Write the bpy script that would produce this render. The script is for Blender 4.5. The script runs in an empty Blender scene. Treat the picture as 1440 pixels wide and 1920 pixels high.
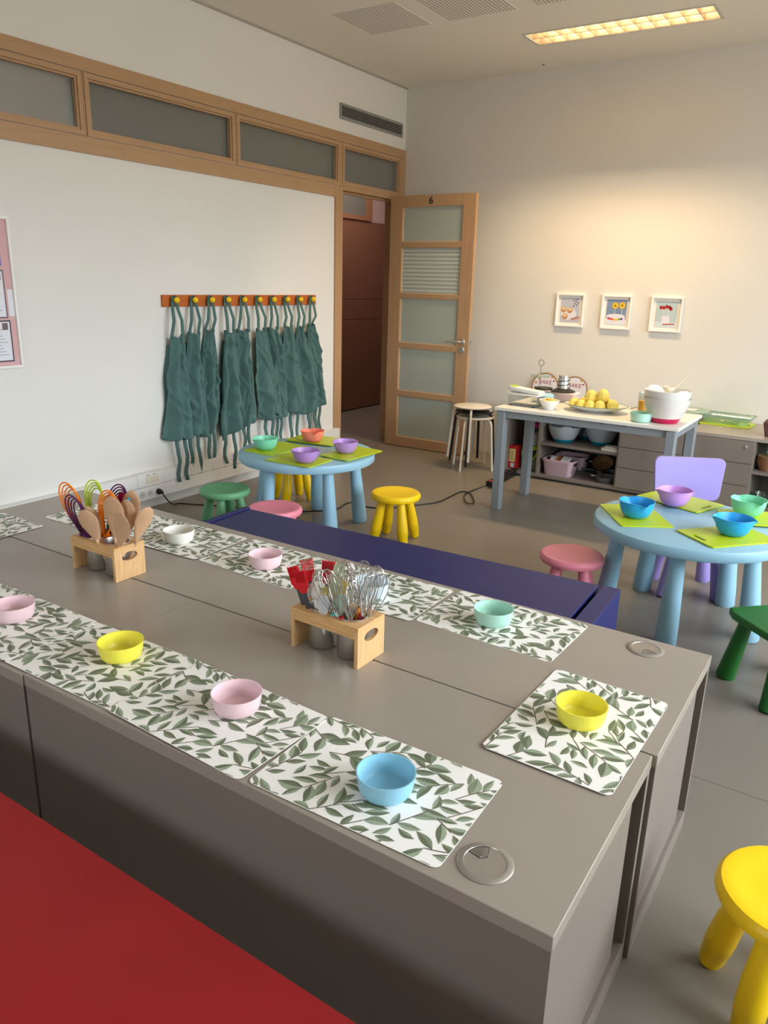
import bpy, bmesh, math, random
from mathutils import Vector, Matrix
S = bpy.context.scene
COL = S.collection
PI = math.pi
# ------------------------------------------------------------------ camera
yaw, pit, rol = 0.5746, 0.2947, 0.0273
fw = Vector((-math.sin(yaw)*math.cos(pit), math.cos(yaw)*math.cos(pit), -math.sin(pit)))
r0 = Vector((math.cos(yaw), math.sin(yaw), 0)); u0 = r0.cross(fw)
rt = r0*math.cos(rol) + u0*math.sin(rol); up = -r0*math.sin(rol) + u0*math.cos(rol)
cd = bpy.data.cameras.new('camera'); cam = bpy.data.objects.new('camera', cd); COL.objects.link(cam)
M = Matrix((rt, up, -fw)).transposed().to_4x4(); M.translation = Vector((4.0321, -6.417, 1.5144))
cam.matrix_world = M
cd.sensor_width = 36; cd.sensor_fit = 'AUTO'; cd.lens = 1424.44*36/1920; cd.clip_start = .05
S.camera = cam
# ------------------------------------------------------------------ view, sky, light
S.view_settings.view_transform = 'Standard'; S.view_settings.look = 'None'
S.view_settings.gamma = 1; S.view_settings.use_curve_mapping = False
S.view_settings.exposure = 0.0
SKY = 17.0; WARM = 40; WX = 6.6; H = 3.165; YN = -8.8
w = bpy.data.worlds.new('World'); S.world = w; w.use_nodes = True
nt = w.node_tree; bg = nt.nodes['Background']
tc = nt.nodes.new('ShaderNodeTexCoord'); sp = nt.nodes.new('ShaderNodeSeparateXYZ'); rp = nt.nodes.new('ShaderNodeValToRGB')
nt.links.new(tc.outputs['Generated'], sp.inputs[0]); nt.links.new(sp.outputs['Z'], rp.inputs[0]); nt.links.new(rp.outputs[0], bg.inputs[0])
rp.color_ramp.elements[0].position = 0.0; rp.color_ramp.elements[0].color = (.30, .28, .25, 1)
rp.color_ramp.elements[1].position = .08; rp.color_ramp.elements[1].color = (.86, .93, 1.0, 1)
bg.inputs[1].default_value = SKY
WINS = [(-5.5, -4.2), (-4.0, -2.7), (-2.5, -1.2)]
def area(name, loc, rot, sx, sy, power, color=(1, 1, 1), portal=False):
    l = bpy.data.lights.new(name, 'AREA'); l.shape = 'RECTANGLE'; l.size = sx; l.size_y = sy
    l.energy = power; l.color = color
    if portal: l.cycles.is_portal = True
    o = bpy.data.objects.new(name, l); COL.objects.link(o); o.location = loc; o.rotation_euler = rot
    return o
for a, b in WINS:
    area('window_portal', (WX+.10, (a+b)/2, 1.9), (0, PI/2, 0), 2.0, b-a, 1, portal=True)
area('window_portal', (2.5, YN-.10, 1.6), (PI/2, 0, 0), 1.0, 1.0, 1, portal=True)  # portal of the unseen near window, added as fill
area('corridor_fill_light', (-.75, .6, 3.0), (0, 0, 0), .6, 1.2, 20, (1, .86, .78))  # unseen lamp added to brighten the closed corridor

# ------------------------------------------------------------------ materials
def lin(c):
    out = []
    for v in c:
        v /= 255.0
        out.append(v/12.92 if v <= .04045 else ((v+.055)/1.055)**2.4)
    return (*out, 1)
MC = {}
def mat(name, rgb, rough=.5, metal=0, trans=0, noise=0, nscale=6, coat=0, emit=None, est=0, bump=0, bscale=60, stretch=None, ior=1.45, alpha=1, spec=None):
    if name in MC: return MC[name]
    m = bpy.data.materials.new(name); m.use_nodes = True
    t = m.node_tree; b = t.nodes['Principled BSDF']
    b.inputs['Base Color'].default_value = lin(rgb); b.inputs['Roughness'].default_value = rough
    b.inputs['Metallic'].default_value = metal; b.inputs['Transmission Weight'].default_value = trans
    b.inputs['IOR'].default_value = ior; b.inputs['Coat Weight'].default_value = coat; b.inputs['Alpha'].default_value = alpha
    if spec is not None: b.inputs['Specular IOR Level'].default_value = spec
    if emit: b.inputs['Emission Color'].default_value = lin(emit); b.inputs['Emission Strength'].default_value = est
    if noise or bump:
        tx = t.nodes.new('ShaderNodeTexCoord'); mp = t.nodes.new('ShaderNodeMapping')
        t.links.new(tx.outputs['Object'], mp.inputs[0])
        if stretch: mp.inputs['Scale'].default_value = stretch
    if noise:
        n = t.nodes.new('ShaderNodeTexNoise'); n.inputs['Scale'].default_value = nscale; n.inputs['Detail'].default_value = 6
        t.links.new(mp.outputs[0], n.inputs[0])
        mx = t.nodes.new('ShaderNodeMix'); mx.data_type = 'RGBA'
        mx.inputs['A'].default_value = lin([max(0, v*(1-noise)) for v in rgb]); mx.inputs['B'].default_value = lin([min(255, v*(1+noise)) for v in rgb])
        t.links.new(n.outputs[0], mx.inputs['Factor']); t.links.new(mx.outputs['Result'], b.inputs['Base Color'])
    if bump:
        n2 = t.nodes.new('ShaderNodeTexNoise'); n2.inputs['Scale'].default_value = bscale; n2.inputs['Detail'].default_value = 4
        t.links.new(mp.outputs[0], n2.inputs[0]); bp = t.nodes.new('ShaderNodeBump'); bp.inputs['Strength'].default_value = bump; bp.inputs['Distance'].default_value = .01
        t.links.new(n2.outputs[0], bp.inputs['Height']); t.links.new(bp.outputs[0], b.inputs['Normal'])
    MC[name] = m
    return m
def clear(name, rgb, gloss=.12, tint=.9):
    if name in MC: return MC[name]
    m = bpy.data.materials.new(name); m.use_nodes = True; t = m.node_tree; t.nodes.remove(t.nodes['Principled BSDF'])
    o = t.nodes['Material Output']; a = t.nodes.new('ShaderNodeBsdfTransparent'); a.inputs[0].default_value = lin(rgb)
    g = t.nodes.new('ShaderNodeBsdfGlossy'); g.inputs['Roughness'].default_value = .08; g.inputs[0].default_value = (.9, .95, .95, 1)
    f = t.nodes.new('ShaderNodeLayerWeight'); f.inputs[0].default_value = .5
    pw = t.nodes.new('ShaderNodeMath'); pw.operation = 'POWER'; pw.inputs[1].default_value = 4; t.links.new(f.outputs['Facing'], pw.inputs[0])
    mt = t.nodes.new('ShaderNodeMath'); mt.operation = 'MULTIPLY_ADD'; mt.inputs[1].default_value = .5; mt.inputs[2].default_value = gloss
    mx = t.nodes.new('ShaderNodeMixShader'); t.links.new(pw.outputs[0], mt.inputs[0]); t.links.new(mt.outputs[0], mx.inputs[0])
    t.links.new(a.outputs[0], mx.inputs[1]); t.links.new(g.outputs[0], mx.inputs[2]); t.links.new(mx.outputs[0], o.inputs[0])
    MC[name] = m; return m
m_wall = mat('wall paint', (228, 226, 220), .9, noise=.012, nscale=2)
m_wallb = mat('back wall paint', (219, 215, 206), .9, noise=.012, nscale=2)
m_ceil = mat('ceiling paint', (234, 230, 220), .9)
m_floor = mat('grey linoleum', (126, 119, 109), .33, noise=.03, nscale=3, spec=.45)
m_beech = mat('beech veneer', (181, 145, 108), .45, noise=.07, nscale=4, stretch=(14, 1.2, 14))
m_beechv = mat('beech veneer upright', (179, 142, 105), .45, noise=.07, nscale=4, stretch=(14, 14, 1.2))
m_dark = mat('dark shadow gap', (28, 26, 25), .8)
m_redwood = mat('reddish corridor door veneer', (132, 92, 72), .45, noise=.06, nscale=4, stretch=(8, 8, .8))
m_frost = mat('frosted transom glass', (134, 134, 127), .3, trans=.25)
m_frostd = mat('frosted door glass', (182, 190, 178), .35, trans=.2)
m_pink = mat('pinkish corridor wall', (196, 170, 166), .8)
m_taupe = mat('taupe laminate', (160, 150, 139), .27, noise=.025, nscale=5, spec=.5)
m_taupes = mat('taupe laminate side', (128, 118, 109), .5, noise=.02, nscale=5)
m_taupee = mat('laminate edge band', (168, 160, 154), .4)
m_white = mat('white plastic', (232, 231, 228), .4)
m_frame = mat('white frame lacquer', (240, 238, 234), .45)
m_steel = mat('brushed steel', (214, 212, 208), .33, metal=1)
m_wire = mat('steel wire', (200, 198, 195), .18, metal=1)
m_alu = mat('grommet aluminium', (184, 178, 172), .35, metal=.7)
m_bamboo = mat('bamboo', (214, 170, 120), .42, noise=.22, nscale=6, stretch=(3, 26, 2))
m_bambooh = mat('bamboo top', (210, 165, 112), .42, noise=.22, nscale=6, stretch=(2, 26, 26))
m_spoon = mat('beech wood spoon', (206, 166, 130), .6, noise=.08, nscale=9, stretch=(12, 12, 1.5))
m_black = mat('black plastic', (22, 22, 24), .4)
m_blue = mat('light blue plastic', (148, 192, 214), .42, spec=.5)
m_lime = mat('lime plastic board', (188, 210, 22), .35)
m_greymetal = mat('grey powder coated steel', (136, 143, 147), .45)
m_navy = mat('navy laminate', (38, 40, 98), .42)
m_red = mat('red painted laminate', (152, 24, 28), .5, noise=.06, nscale=7)
m_apron = mat('green cotton', (78, 110, 105), .9, noise=.12, nscale=5, bump=.5, bscale=14)
m_orangewood = mat('orange stained wood', (188, 98, 36), .5, noise=.07, nscale=4, stretch=(10, .8, 10))
m_yellow = mat('yellow plastic', (246, 204, 8), .38)
m_cup = clear('clear plastic', (240, 243, 243), .04)
m_glass = clear('greenish clear glass', (236, 246, 240), .06)
def plastic(n, c, r=.38): return mat(n, c, r)

# ------------------------------------------------------------------ mesh builder
class MB:
    def __init__(s): s.v = []; s.f = []; s.m = []
    def add(s, vs, fs, m=0, mx=None):
        o = len(s.v)
        s.v += [tuple(mx @ Vector(v)) if mx else tuple(v) for v in vs]
        for f in fs: s.f.append([i+o for i in f]); s.m.append(m)
        return s
    def box(s, x0, y0, z0, x1, y1, z1, m=0, mx=None):
        vs = [(x, y, z) for z in (z0, z1) for y in (y0, y1) for x in (x0, x1)]
        return s.add(vs, [(0, 2, 3, 1), (4, 5, 7, 6), (0, 1, 5, 4), (2, 6, 7, 3), (0, 4, 6, 2), (1, 3, 7, 5)], m, mx)
    def tube(s, pts, r, n=8, m=0, closed=False, caps=True, mx=None, flat=1.0):
        pts = [Vector(p) for p in pts]; N = len(pts); rs = r if isinstance(r, (list, tuple)) else [r]*N
        vs = []; prev = None
        for i, p in enumerate(pts):
            if closed: t = pts[(i+1) % N]-pts[i-1]
            else: t = pts[min(i+1, N-1)]-pts[max(i-1, 0)]
            t.normalize()
            if prev is None:
                a = Vector((0, 0, 1)) if abs(t.z) < .9 else Vector((1, 0, 0)); a = t.cross(a).normalized()
            else: a = (prev - t*prev.dot(t)).normalized()
            prev = a; b = t.cross(a)
            for k in range(n):
                q = 2*PI*k/n; vs.append(p + a*math.cos(q)*rs[i] + b*math.sin(q)*rs[i]*flat)
        fs = []
        for i in range(N if closed else N-1):
            j = (i+1) % N
            for k in range(n): fs.append((i*n+k, i*n+(k+1) % n, j*n+(k+1) % n, j*n+k))
        if caps and not closed: fs.append(tuple(reversed(range(n)))); fs.append(tuple(range((N-1)*n, N*n)))
        return s.add(vs, fs, m, mx)
    def lathe(s, prof, n=32, m=0, o=(0, 0, 0), mx=None, sx=1, sy=1):
        vs = []; P = len(prof)
        for (r, z) in prof:
            for k in range(n):
                a = 2*PI*k/n; vs.append((o[0]+r*math.cos(a)*sx, o[1]+r*math.sin(a)*sy, o[2]+z))
        fs = [(i*n+k, i*n+(k+1) % n, (i+1)*n+(k+1) % n, (i+1)*n+k) for i in range(P-1) for k in range(n)]
        if prof[0][0] > 1e-6: fs.append(tuple(reversed(range(n))))
        if prof[-1][0] > 1e-6: fs.append(tuple(range((P-1)*n, P*n)))
        return s.add(vs, fs, m, mx)
    def prism(s, poly, z0, z1, m=0, mx=None):
        n = len(poly); vs = [(x, y, z0) for x, y in poly]+[(x, y, z1) for x, y in poly]
        fs = [tuple(reversed(range(n))), tuple(range(n, 2*n))]+[(i, (i+1) % n, n+(i+1) % n, n+i) for i in range(n)]
        return s.add(vs, fs, m, mx)
    def grid(s, fn, nu, nv, m=0, mx=None):
        vs = [fn(i/nu, j/nv) for j in range(nv+1) for i in range(nu+1)]
        fs = [(j*(nu+1)+i, j*(nu+1)+i+1, (j+1)*(nu+1)+i+1, (j+1)*(nu+1)+i) for j in range(nv) for i in range(nu)]
        return s.add(vs, fs, m, mx)
    def build(s, name, mats, parent=None, bev=0, solid=0, sub=0, loc=None, rz=0, seg=2, ang=40):
        me = bpy.data.meshes.new(name); me.from_pydata([tuple(v) for v in s.v], [], s.f)
        if not isinstance(mats, (list, tuple)): mats = [mats]
        for x in mats: me.materials.append(x)
        me.polygons.foreach_set('material_index', s.m)
        bm = bmesh.new(); bm.from_mesh(me); bmesh.ops.remove_doubles(bm, verts=bm.verts, dist=1e-6)
        if solid == 0: bmesh.ops.recalc_face_normals(bm, faces=bm.faces)
        bm.to_mesh(me); bm.free()
        me.polygons.foreach_set('use_smooth', [True]*len(me.polygons)); me.set_sharp_from_angle(angle=math.radians(ang)); me.update()
        o = bpy.data.objects.new(name, me); COL.objects.link(o)
        if parent: o.parent = parent
        if loc: o.location = loc
        if rz: o.rotation_euler[2] = rz
        if solid: d = o.modifiers.new('s', 'SOLIDIFY'); d.thickness = solid; d.offset = 0
        if bev: d = o.modifiers.new('b', 'BEVEL'); d.width = bev; d.segments = seg; d.limit_method = 'ANGLE'; d.angle_limit = math.radians(40)
        if sub: d = o.modifiers.new('u', 'SUBSURF'); d.levels = sub; d.render_levels = sub
        return o
def tag(o, label, cat, group=None):
    o['label'] = label; o['category'] = cat
    if group: o['group'] = group
    return o
def thing(name, label, cat, loc=(0, 0, 0), rz=0, group=None, rot=None):
    o = bpy.data.objects.new(name, None); COL.objects.link(o); o.location = loc; o.empty_display_size = .05
    o.rotation_euler = rot if rot else (0, 0, rz)
    return tag(o, label, cat, group)
def struct(o): o['kind'] = 'structure'; return o
def copy_tree(o, parent=None):
    c = o.copy(); COL.objects.link(c)
    if parent: c.parent = parent
    for ch in o.children: copy_tree(ch, c)
    return c
def text_mb(s, size, depth=.0004, mx=None, m=0, mb=None):
    cu = bpy.data.curves.new('t', 'FONT'); cu.body = s; cu.size = size; cu.extrude = depth; cu.align_x = 'CENTER'; cu.align_y = 'CENTER'
    ob = bpy.data.objects.new('t', cu); COL.objects.link(ob); dg = bpy.context.evaluated_depsgraph_get(); dg.update()
    me = bpy.data.meshes.new_from_object(ob.evaluated_get(dg)); mb = mb or MB()
    mb.add([v.co for v in me.vertices], [tuple(p.vertices) for p in me.polygons], m, mx)
    bpy.data.objects.remove(ob); bpy.data.meshes.remove(me); bpy.data.curves.remove(cu); return mb
def slab_holes(a0, a1, b0, b1, c0, c1, holes, axis, m=0):
    # slab spanning a,b with rectangular holes (a0,a1,b0,b1); thickness c0..c1 along axis
    A = sorted({a0, a1, *[h[0] for h in holes], *[h[1] for h in holes]}); B = sorted({b0, b1, *[h[2] for h in holes], *[h[3] for h in holes]})
    mb = MB()
    for i in range(len(A)-1):
        runs = []; 
        for j in range(len(B)-1):
            ca = (A[i]+A[i+1])/2; cb = (B[j]+B[j+1])/2
            if any(h[0] < ca < h[1] and h[2] < cb < h[3] for h in holes): continue
            if runs and runs[-1][1] == B[j]: runs[-1][1] = B[j+1]
            else: runs.append([B[j], B[j+1]])
        for q0, q1 in runs:
            if axis == 'x': mb.box(c0, A[i], q0, c1, A[i+1], q1, m)
            elif axis == 'y': mb.box(A[i], c0, q0, A[i+1], c1, q1, m)
            else: mb.box(A[i], q0, c0, A[i+1], q1, c1, m)
    return mb
def arc(cx, cy, r, a0, a1, n):
    return [(cx+r*math.cos(math.radians(a0+(a1-a0)*i/n)), cy+r*math.sin(math.radians(a0+(a1-a0)*i/n))) for i in range(n+1)]
def rrect(w_, h_, r, n=5):
    x, y = w_/2-r, h_/2-r
    return arc(x, y, r, 0, 90, n)+arc(-x, y, r, 90, 180, n)+arc(-x, -y, r, 180, 270, n)+arc(x, -y, r, 270, 360, n)

# ================================================================== SETTING
fl = struct(MB().box(-.12, YN, -.05, WX, 0, 0).build('floor', m_floor))
MB().box(-.01, -4.075, .0, WX, -4.072, .0008).build('floor_seam', mat('weld seam', (112, 104, 92), .6), fl)
struct(MB().box(-1.5, -3.2, -.05, -.12, 3.2, 0).build('floor', m_floor))
struct(MB().box(-.12, 0, 0, WX+.12, .15, H+.2).build('wall_back', m_wallb))
LH = []                                    # lamp holes in the ceiling
LH.append((1.53, 2.75, -.925, -.665))
struct(slab_holes(-.12, WX+.12, YN-.12, .15, H, H+.2, LH, 'z').build('ceiling', m_ceil))
TR = [(-5.81, -4.62), (-4.6, -3.41), (-3.398, -2.208), (-2.194, -1.004), (-.968, -.068)]
holes = [(a+.03, b-.03, 2.28, 2.555) for a, b in TR]+[(-.97, -.12, 0, 2.25)]
struct(slab_holes(YN, 0, 0, H, -.12, 0, holes, 'x').build('wall_left', m_wall))
struct(slab_holes(-.12, WX+.12, 0, H, YN-.12, YN, [(2.0, 3.0, 1.1, 2.1)], 'y').build('wall_near', m_wall))  # opening for the added fill window
nw = MB()
for q in (2.0, 2.95): nw.box(q, YN-.09, 1.1, q+.05, YN-.02, 2.1)
for z in (1.1, 2.05): nw.box(2.0, YN-.09, z, 3.0, YN-.02, z+.05)
struct(nw.build('window_8', m_white))  # unseen window added to brighten the island's near side
struct(slab_holes(YN, 0, 0, H, WX, WX+.12, [(a, b, .9, 2.9) for a, b in WINS], 'x').build('wall_right', m_wall))
for i, (a, b) in enumerate(WINS):
    mb = MB()
    for q in (a, (a+b)/2-.025, b-.05): mb.box(WX+.02, q, .9, WX+.09, q+.05, 2.9)
    for z in (.9, 2.85): mb.box(WX+.02, a, z, WX+.09, b, z+.05)
    struct(mb.build('window_%d' % (i+5), m_white))
# shadow gap between ceiling and left wall, its shade drawn as a darker strip
struct(MB().box(0, YN, H-.012, .012, 0, H).build('trim_shadow_gap', mat('shadow gap shade', (176, 170, 158), .9)))
# wood band over the left wall
wb = MB().box(0, -5.9, 2.585, .014, -.0, 2.656).box(0, -5.9, 2.165, .014, -1.065, 2.252)
for (a, b) in zip([t[1] for t in TR[:-1]], [t[0] for t in TR[1:]]): wb.box(0, a+.0015, 2.252, .010, b-.0015, 2.585)
wb.box(0, -.066, 2.2, .014, 0, 2.585)
struct(wb.build('trim_2', m_beech, bev=.0015))
for i, (a, b) in enumerate(TR):
    z0 = 2.256; z1 = 2.581
    f = MB()
    def ring(f, a, b, z0, z1, w_, x0, x1):
        f.box(x0, a, z0, x1, b, z0+w_); f.box(x0, a, z1-w_, x1, b, z1); f.box(x0, a, z0+w_, x1, a+w_, z1-w_); f.box(x0, b-w_, z0+w_, x1, b, z1-w_)
    ring(f, a+.002, b-.002, z0, z1, .026, -.01, .012)
    ring(f, a+.029, b-.029, z0+.027, z1-.027, .012, -.02, .004)
    o = struct(f.build('window_%d' % max(1, i), m_beech, bev=.0012)) if i else struct(f.build('window_9', m_beech, bev=.0012))
    MB().box(-.045, a+.03, z0+.03, -.037, b-.03, z1-.03).build('window_pane', m_frost, o)
# door casing: left post, head, right post, reveals
cs = MB().box(-.122, -1.065, 0, .016, -.966, 2.165).box(-.122, -1.065, 2.165, .0155, -.966, 2.25)
cs.box(-.122, -.126, 0, .016, -.0, 2.25).box(-.122, -.966, 2.225, .012, -.126, 2.256)
struct(cs.build('trim_3', m_beechv, bev=.0015))
struct(MB().box(-.06, -.975, 0, -.04, -.955, 2.225).box(-.06, -.135, 0, -.04, -.115, 2.225).box(-.06, -.955, 2.205, -.04, -.135, 2.225).build('trim_4', m_beechv))
# corridor
cw = MB().box(-1.5, -3.2, 0, -1.41, 3.2, H)
struct(cw.build('wall_corridor', m_pink)); struct(MB().box(-1.5, 3.2, 0, -.12, 3.3, H).build('wall_corridor_end', m_pink))
struct(MB().box(-1.5, -3.3, 0, -.12, -3.2, H).build('wall_corridor_near', m_pink))
struct(MB().box(-1.5, -3.2, H, -.12, 3.2, H+.1).build('ceiling', m_ceil))
struct(MB().box(-.12, 0, 0, -.0, 3.2, H).build('wall_corridor_side', m_pink))
dr = MB().box(-1.385, .3, .013, -1.35, 2.3, 2.17).box(-1.39, .3, .012, -1.345, 2.3, 1.068).box(-1.39, .3, 1.074, -1.345, 2.3, 1.298).box(-1.39, .3, 1.304, -1.345, 2.3, 2.175)
d2 = struct(dr.build('door_2', m_redwood, bev=.002))
MB().box(-1.40, .3, 2.18, -1.33, 1.44, 2.23).box(-1.40, 1.36, 2.23, -1.33, 1.44, 2.9).build('door_frame', mat('dark beech frame', (150, 106, 78), .5), d2)
MB().box(-1.40, .3, 2.23, -1.37, 1.36, 2.9).build('window_pane', m_frost, d2)
MB().tube([(-1.345, 1.90, 1.16), (-1.30, 1.90, 1.16)], .009).tube([(-1.30, 1.905, 1.16), (-1.30, 1.78, 1.16)], .009).lathe([(.022, 0), (.022, .006)], 16, mx=Matrix.Translation((-1.345, 1.90, 1.06)) @ Matrix.Rotation(PI/2, 4, 'Y')).build('door_handle', m_steel, d2)
# open door leaf, hinged at the right post
DX0, DX1, DY0, DY1 = .065, .914, -.315, -.275
PZ = [(.095, .487), (.535, .930), (.976, 1.378), (1.416, 1.812), (1.855, 2.150)]
df = slab_holes(DX0, DX1, .006, 2.24, DY0, DY1, [(DX0+.125, DX1-.118, a, b) for a, b in PZ], 'y')
do = struct(df.build('door_1', m_beechv, bev=.0015))
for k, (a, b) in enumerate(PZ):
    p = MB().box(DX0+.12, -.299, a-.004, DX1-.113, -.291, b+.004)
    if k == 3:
        for q in range(11): p.box(DX0+.13, -.3005, a+.02+q*.034, DX1-.12, -.299, a+.033+q*.034, 1)  # paler strips stand in for light stripes from blinds on this pane
    p.build('glass_pane', [m_frostd, mat('light striped frosted glass', (208, 214, 200), .3, trans=.1)], do)
    g = MB(); x0, x1 = DX0+.125, DX1-.118
    g.box(x0, DY0+.006, a, x0+.008, DY0+.016, b).box(x1-.008, DY0+.006, a, x1, DY0+.016, b).box(x0, DY0+.006, a, x1, DY0+.016, a+.006).box(x0, DY0+.006, b-.006, x1, DY0+.016, b)
    g.build('glazing_bead', mat('pale bead', (206, 170, 128), .45), do)
h = MB().lathe([(.026, 0), (.026, .006), (.024, .008)], 24, mx=Matrix.Translation((.853, DY0, 1.022)) @ Matrix.Rotation(PI/2, 4, 'X'))
h.tube([(.853, DY0, 1.022), (.853, DY0-.05, 1.022), (.843, DY0-.056, 1.022), (.72, DY0-.056, 1.026)], .0095, 10)
h.lathe([(.026, 0), (.026, .006), (.024, .008)], 24, mx=Matrix.Translation((.851, DY0, .95)) @ Matrix.Rotation(PI/2, 4, 'X'))
h.box(.846, DY0-.010, .937, .856, DY0-.008, .960)
h.build('door_handle', m_steel, do)
MB().box(DX1, -.307, .90, DX1+.002, -.283, 1.12).box(DX1, -.302, 1.01, DX1+.018, -.288, 1.03).build('lock_plate', m_steel, do)
MB().tube([(.853, DY1, 1.022), (.853, DY1+.05, 1.022), (.74, DY1+.055, 1.024)], .0095, 10).build('door_handle', m_steel, do)
text_mb('6', .085, .002, Matrix.Translation((.480, DY0-.002, 2.192)) @ Matrix.Rotation(PI/2, 4, 'X')).build('door_number', m_black, do)
MB().lathe([(.018, 0), (.018, .03), (.012, .036), (0, .037)], 16, o=(.895, -.25, 0)).build('door_stop', m_black, fl)
# cable trunking along the left wall
tk = thing('cable_trunking', 'long white two row cable trunking running low along the left wall', 'cable trunking', (0, -3.2, .08))
TO = Vector((0, -3.2, .08))
mb = MB()
for (ya, yb) in ((-8.0, -3.262), (-3.045, -1.055)):
    mb.box(0, ya+3.2, .088, .06, yb+3.2, .172)
for (ya, yb) in ((-8.0, -3.285), (-3.045, -1.055)):
    mb.box(0, ya+3.2, 0, .06, yb+3.2, .084)
mb.box(0, -4.8, .084, .052, 2.14, .088)
mb.build('duct', m_white, tk, bev=.003)
MB().box(0, -1.055+3.2, -.004, .064, -1.045+3.2, .176).build('end_cap', m_white, tk, bev=.003)
MB().box(0, -.062, .086, .066, .155, .176).build('outlet_plate', m_white, tk, bev=.004)
MB().box(.066, .0, .108, .068, .052, .156).box(.066, .055, .108, .068, .107, .156).build('data_socket', mat('cream socket', (222, 214, 196), .5), tk, bev=.001)
MB().box(0, -.085, -.004, .066, .155, .084).build('outlet_plate', m_white, tk, bev=.004)
mb = MB()
for q in (-.035, .03, .095):
    mx = Matrix.Translation((.066, q, .04)) @ Matrix.Rotation(PI/2, 4, 'Y')
    mb.lathe([(.022, 0), (.022, .003), (.019, .003), (.018, .0008), (0, .0008)], 20, 0, mx=mx)
    for s_ in (-.007, .007): mb.lathe([(.0032, 0), (.0032, .0006), (0, .0006)], 8, 1, mx=mx @ Matrix.Translation((0, s_, .0008)))
mb.build('power_socket', [mat('socket grey', (208, 206, 202), .5), m_black], tk)
for q, z in ((0, 0),):
    MB().box(.0662, .01, .162, .0666, .03, .166).box(.0662, .065, .162, .0666, .085, .166).build('socket_marking', m_black, tk)

# peg rail and aprons
PY = [-2.851, -2.688, -2.531, -2.375, -2.212, -2.050, -1.892, -1.735, -1.577, -1.418]
pr = thing('peg_rail', 'orange brown wooden wall rail with ten yellow ball pegs on the left wall', 'coat rack', (0, -2.13, 1.355))
MB().box(0, -.80, -.038, .02, .797, .038).build('rail_board', m_orangewood, pr, bev=.002)
for y in PY:
    mx = Matrix.Translation((.02, y+2.13, .006)) @ Matrix.Rotation(PI/2, 4, 'Y')
    MB().lathe([(.006, 0), (.006, .022), (.012, .026), (.018, .034), (.0195, .042), (.018, .050), (.012, .058), (.004, .061), (0, .0612)], 20, mx=mx).build('peg', m_yellow, pr)
AT = [(-2.924, -2.805, 1.140), (-2.758, -2.625, 1.158), (-2.597, -2.478, 1.168), (-2.428, -2.311, 1.155), (-2.287, -2.141, 1.158), (-2.117, -1.979, 1.16), (-1.947, -1.826, 1.158), (-1.792, -1.675, 1.176), (-1.632, -1.517, 1.168), (-1.490, -1.353, 1.172)]
AB = [(-3.002, -2.765, .455), (-2.867, -2.624, .455), (-2.655, -2.500, .475), (-2.51, -2.263, .455), (-2.30, -2.13, .462), (-2.125, -1.857, .475), (-1.93, -1.775, .48), (-1.822, -1.549, .482), (-1.59, -1.313, .482), (-1.44, -1.262, .510)]
AX = [.075, .055, .045, .068, .048, .078, .056, .074, .070, .05]
AL = ['first apron from the left, open skirt hanging in two long panels', 'second apron from the left, one skirt fold in front of its neighbour', 'third apron from the left, narrow and tucked behind its neighbours', 'fourth apron from the left, bib corner folded over at its top right', 'fifth apron from the left, narrow with a deep crease down the middle', 'sixth apron from the left, broad smooth skirt in front', 'seventh apron from the left, slim and partly behind the sixth', 'eighth apron from the left, skirt hem slanting to the right', 'ninth apron from the left, broad crumpled skirt', 'tenth and last apron, nearest the door frame']
def ribbon(mb, pts, w_, wd=(0, 1, 0)):
    wd = Vector(wd); n = len(pts); vs = []
    for i, p in enumerate(pts):
        p = Vector(p); a = i*.35; d = wd
        vs += [p-d*w_/2, p+d*w_/2]
    mb.add(vs, [(2*i, 2*i+1, 2*i+3, 2*i+2) for i in range(n-1)])
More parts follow.
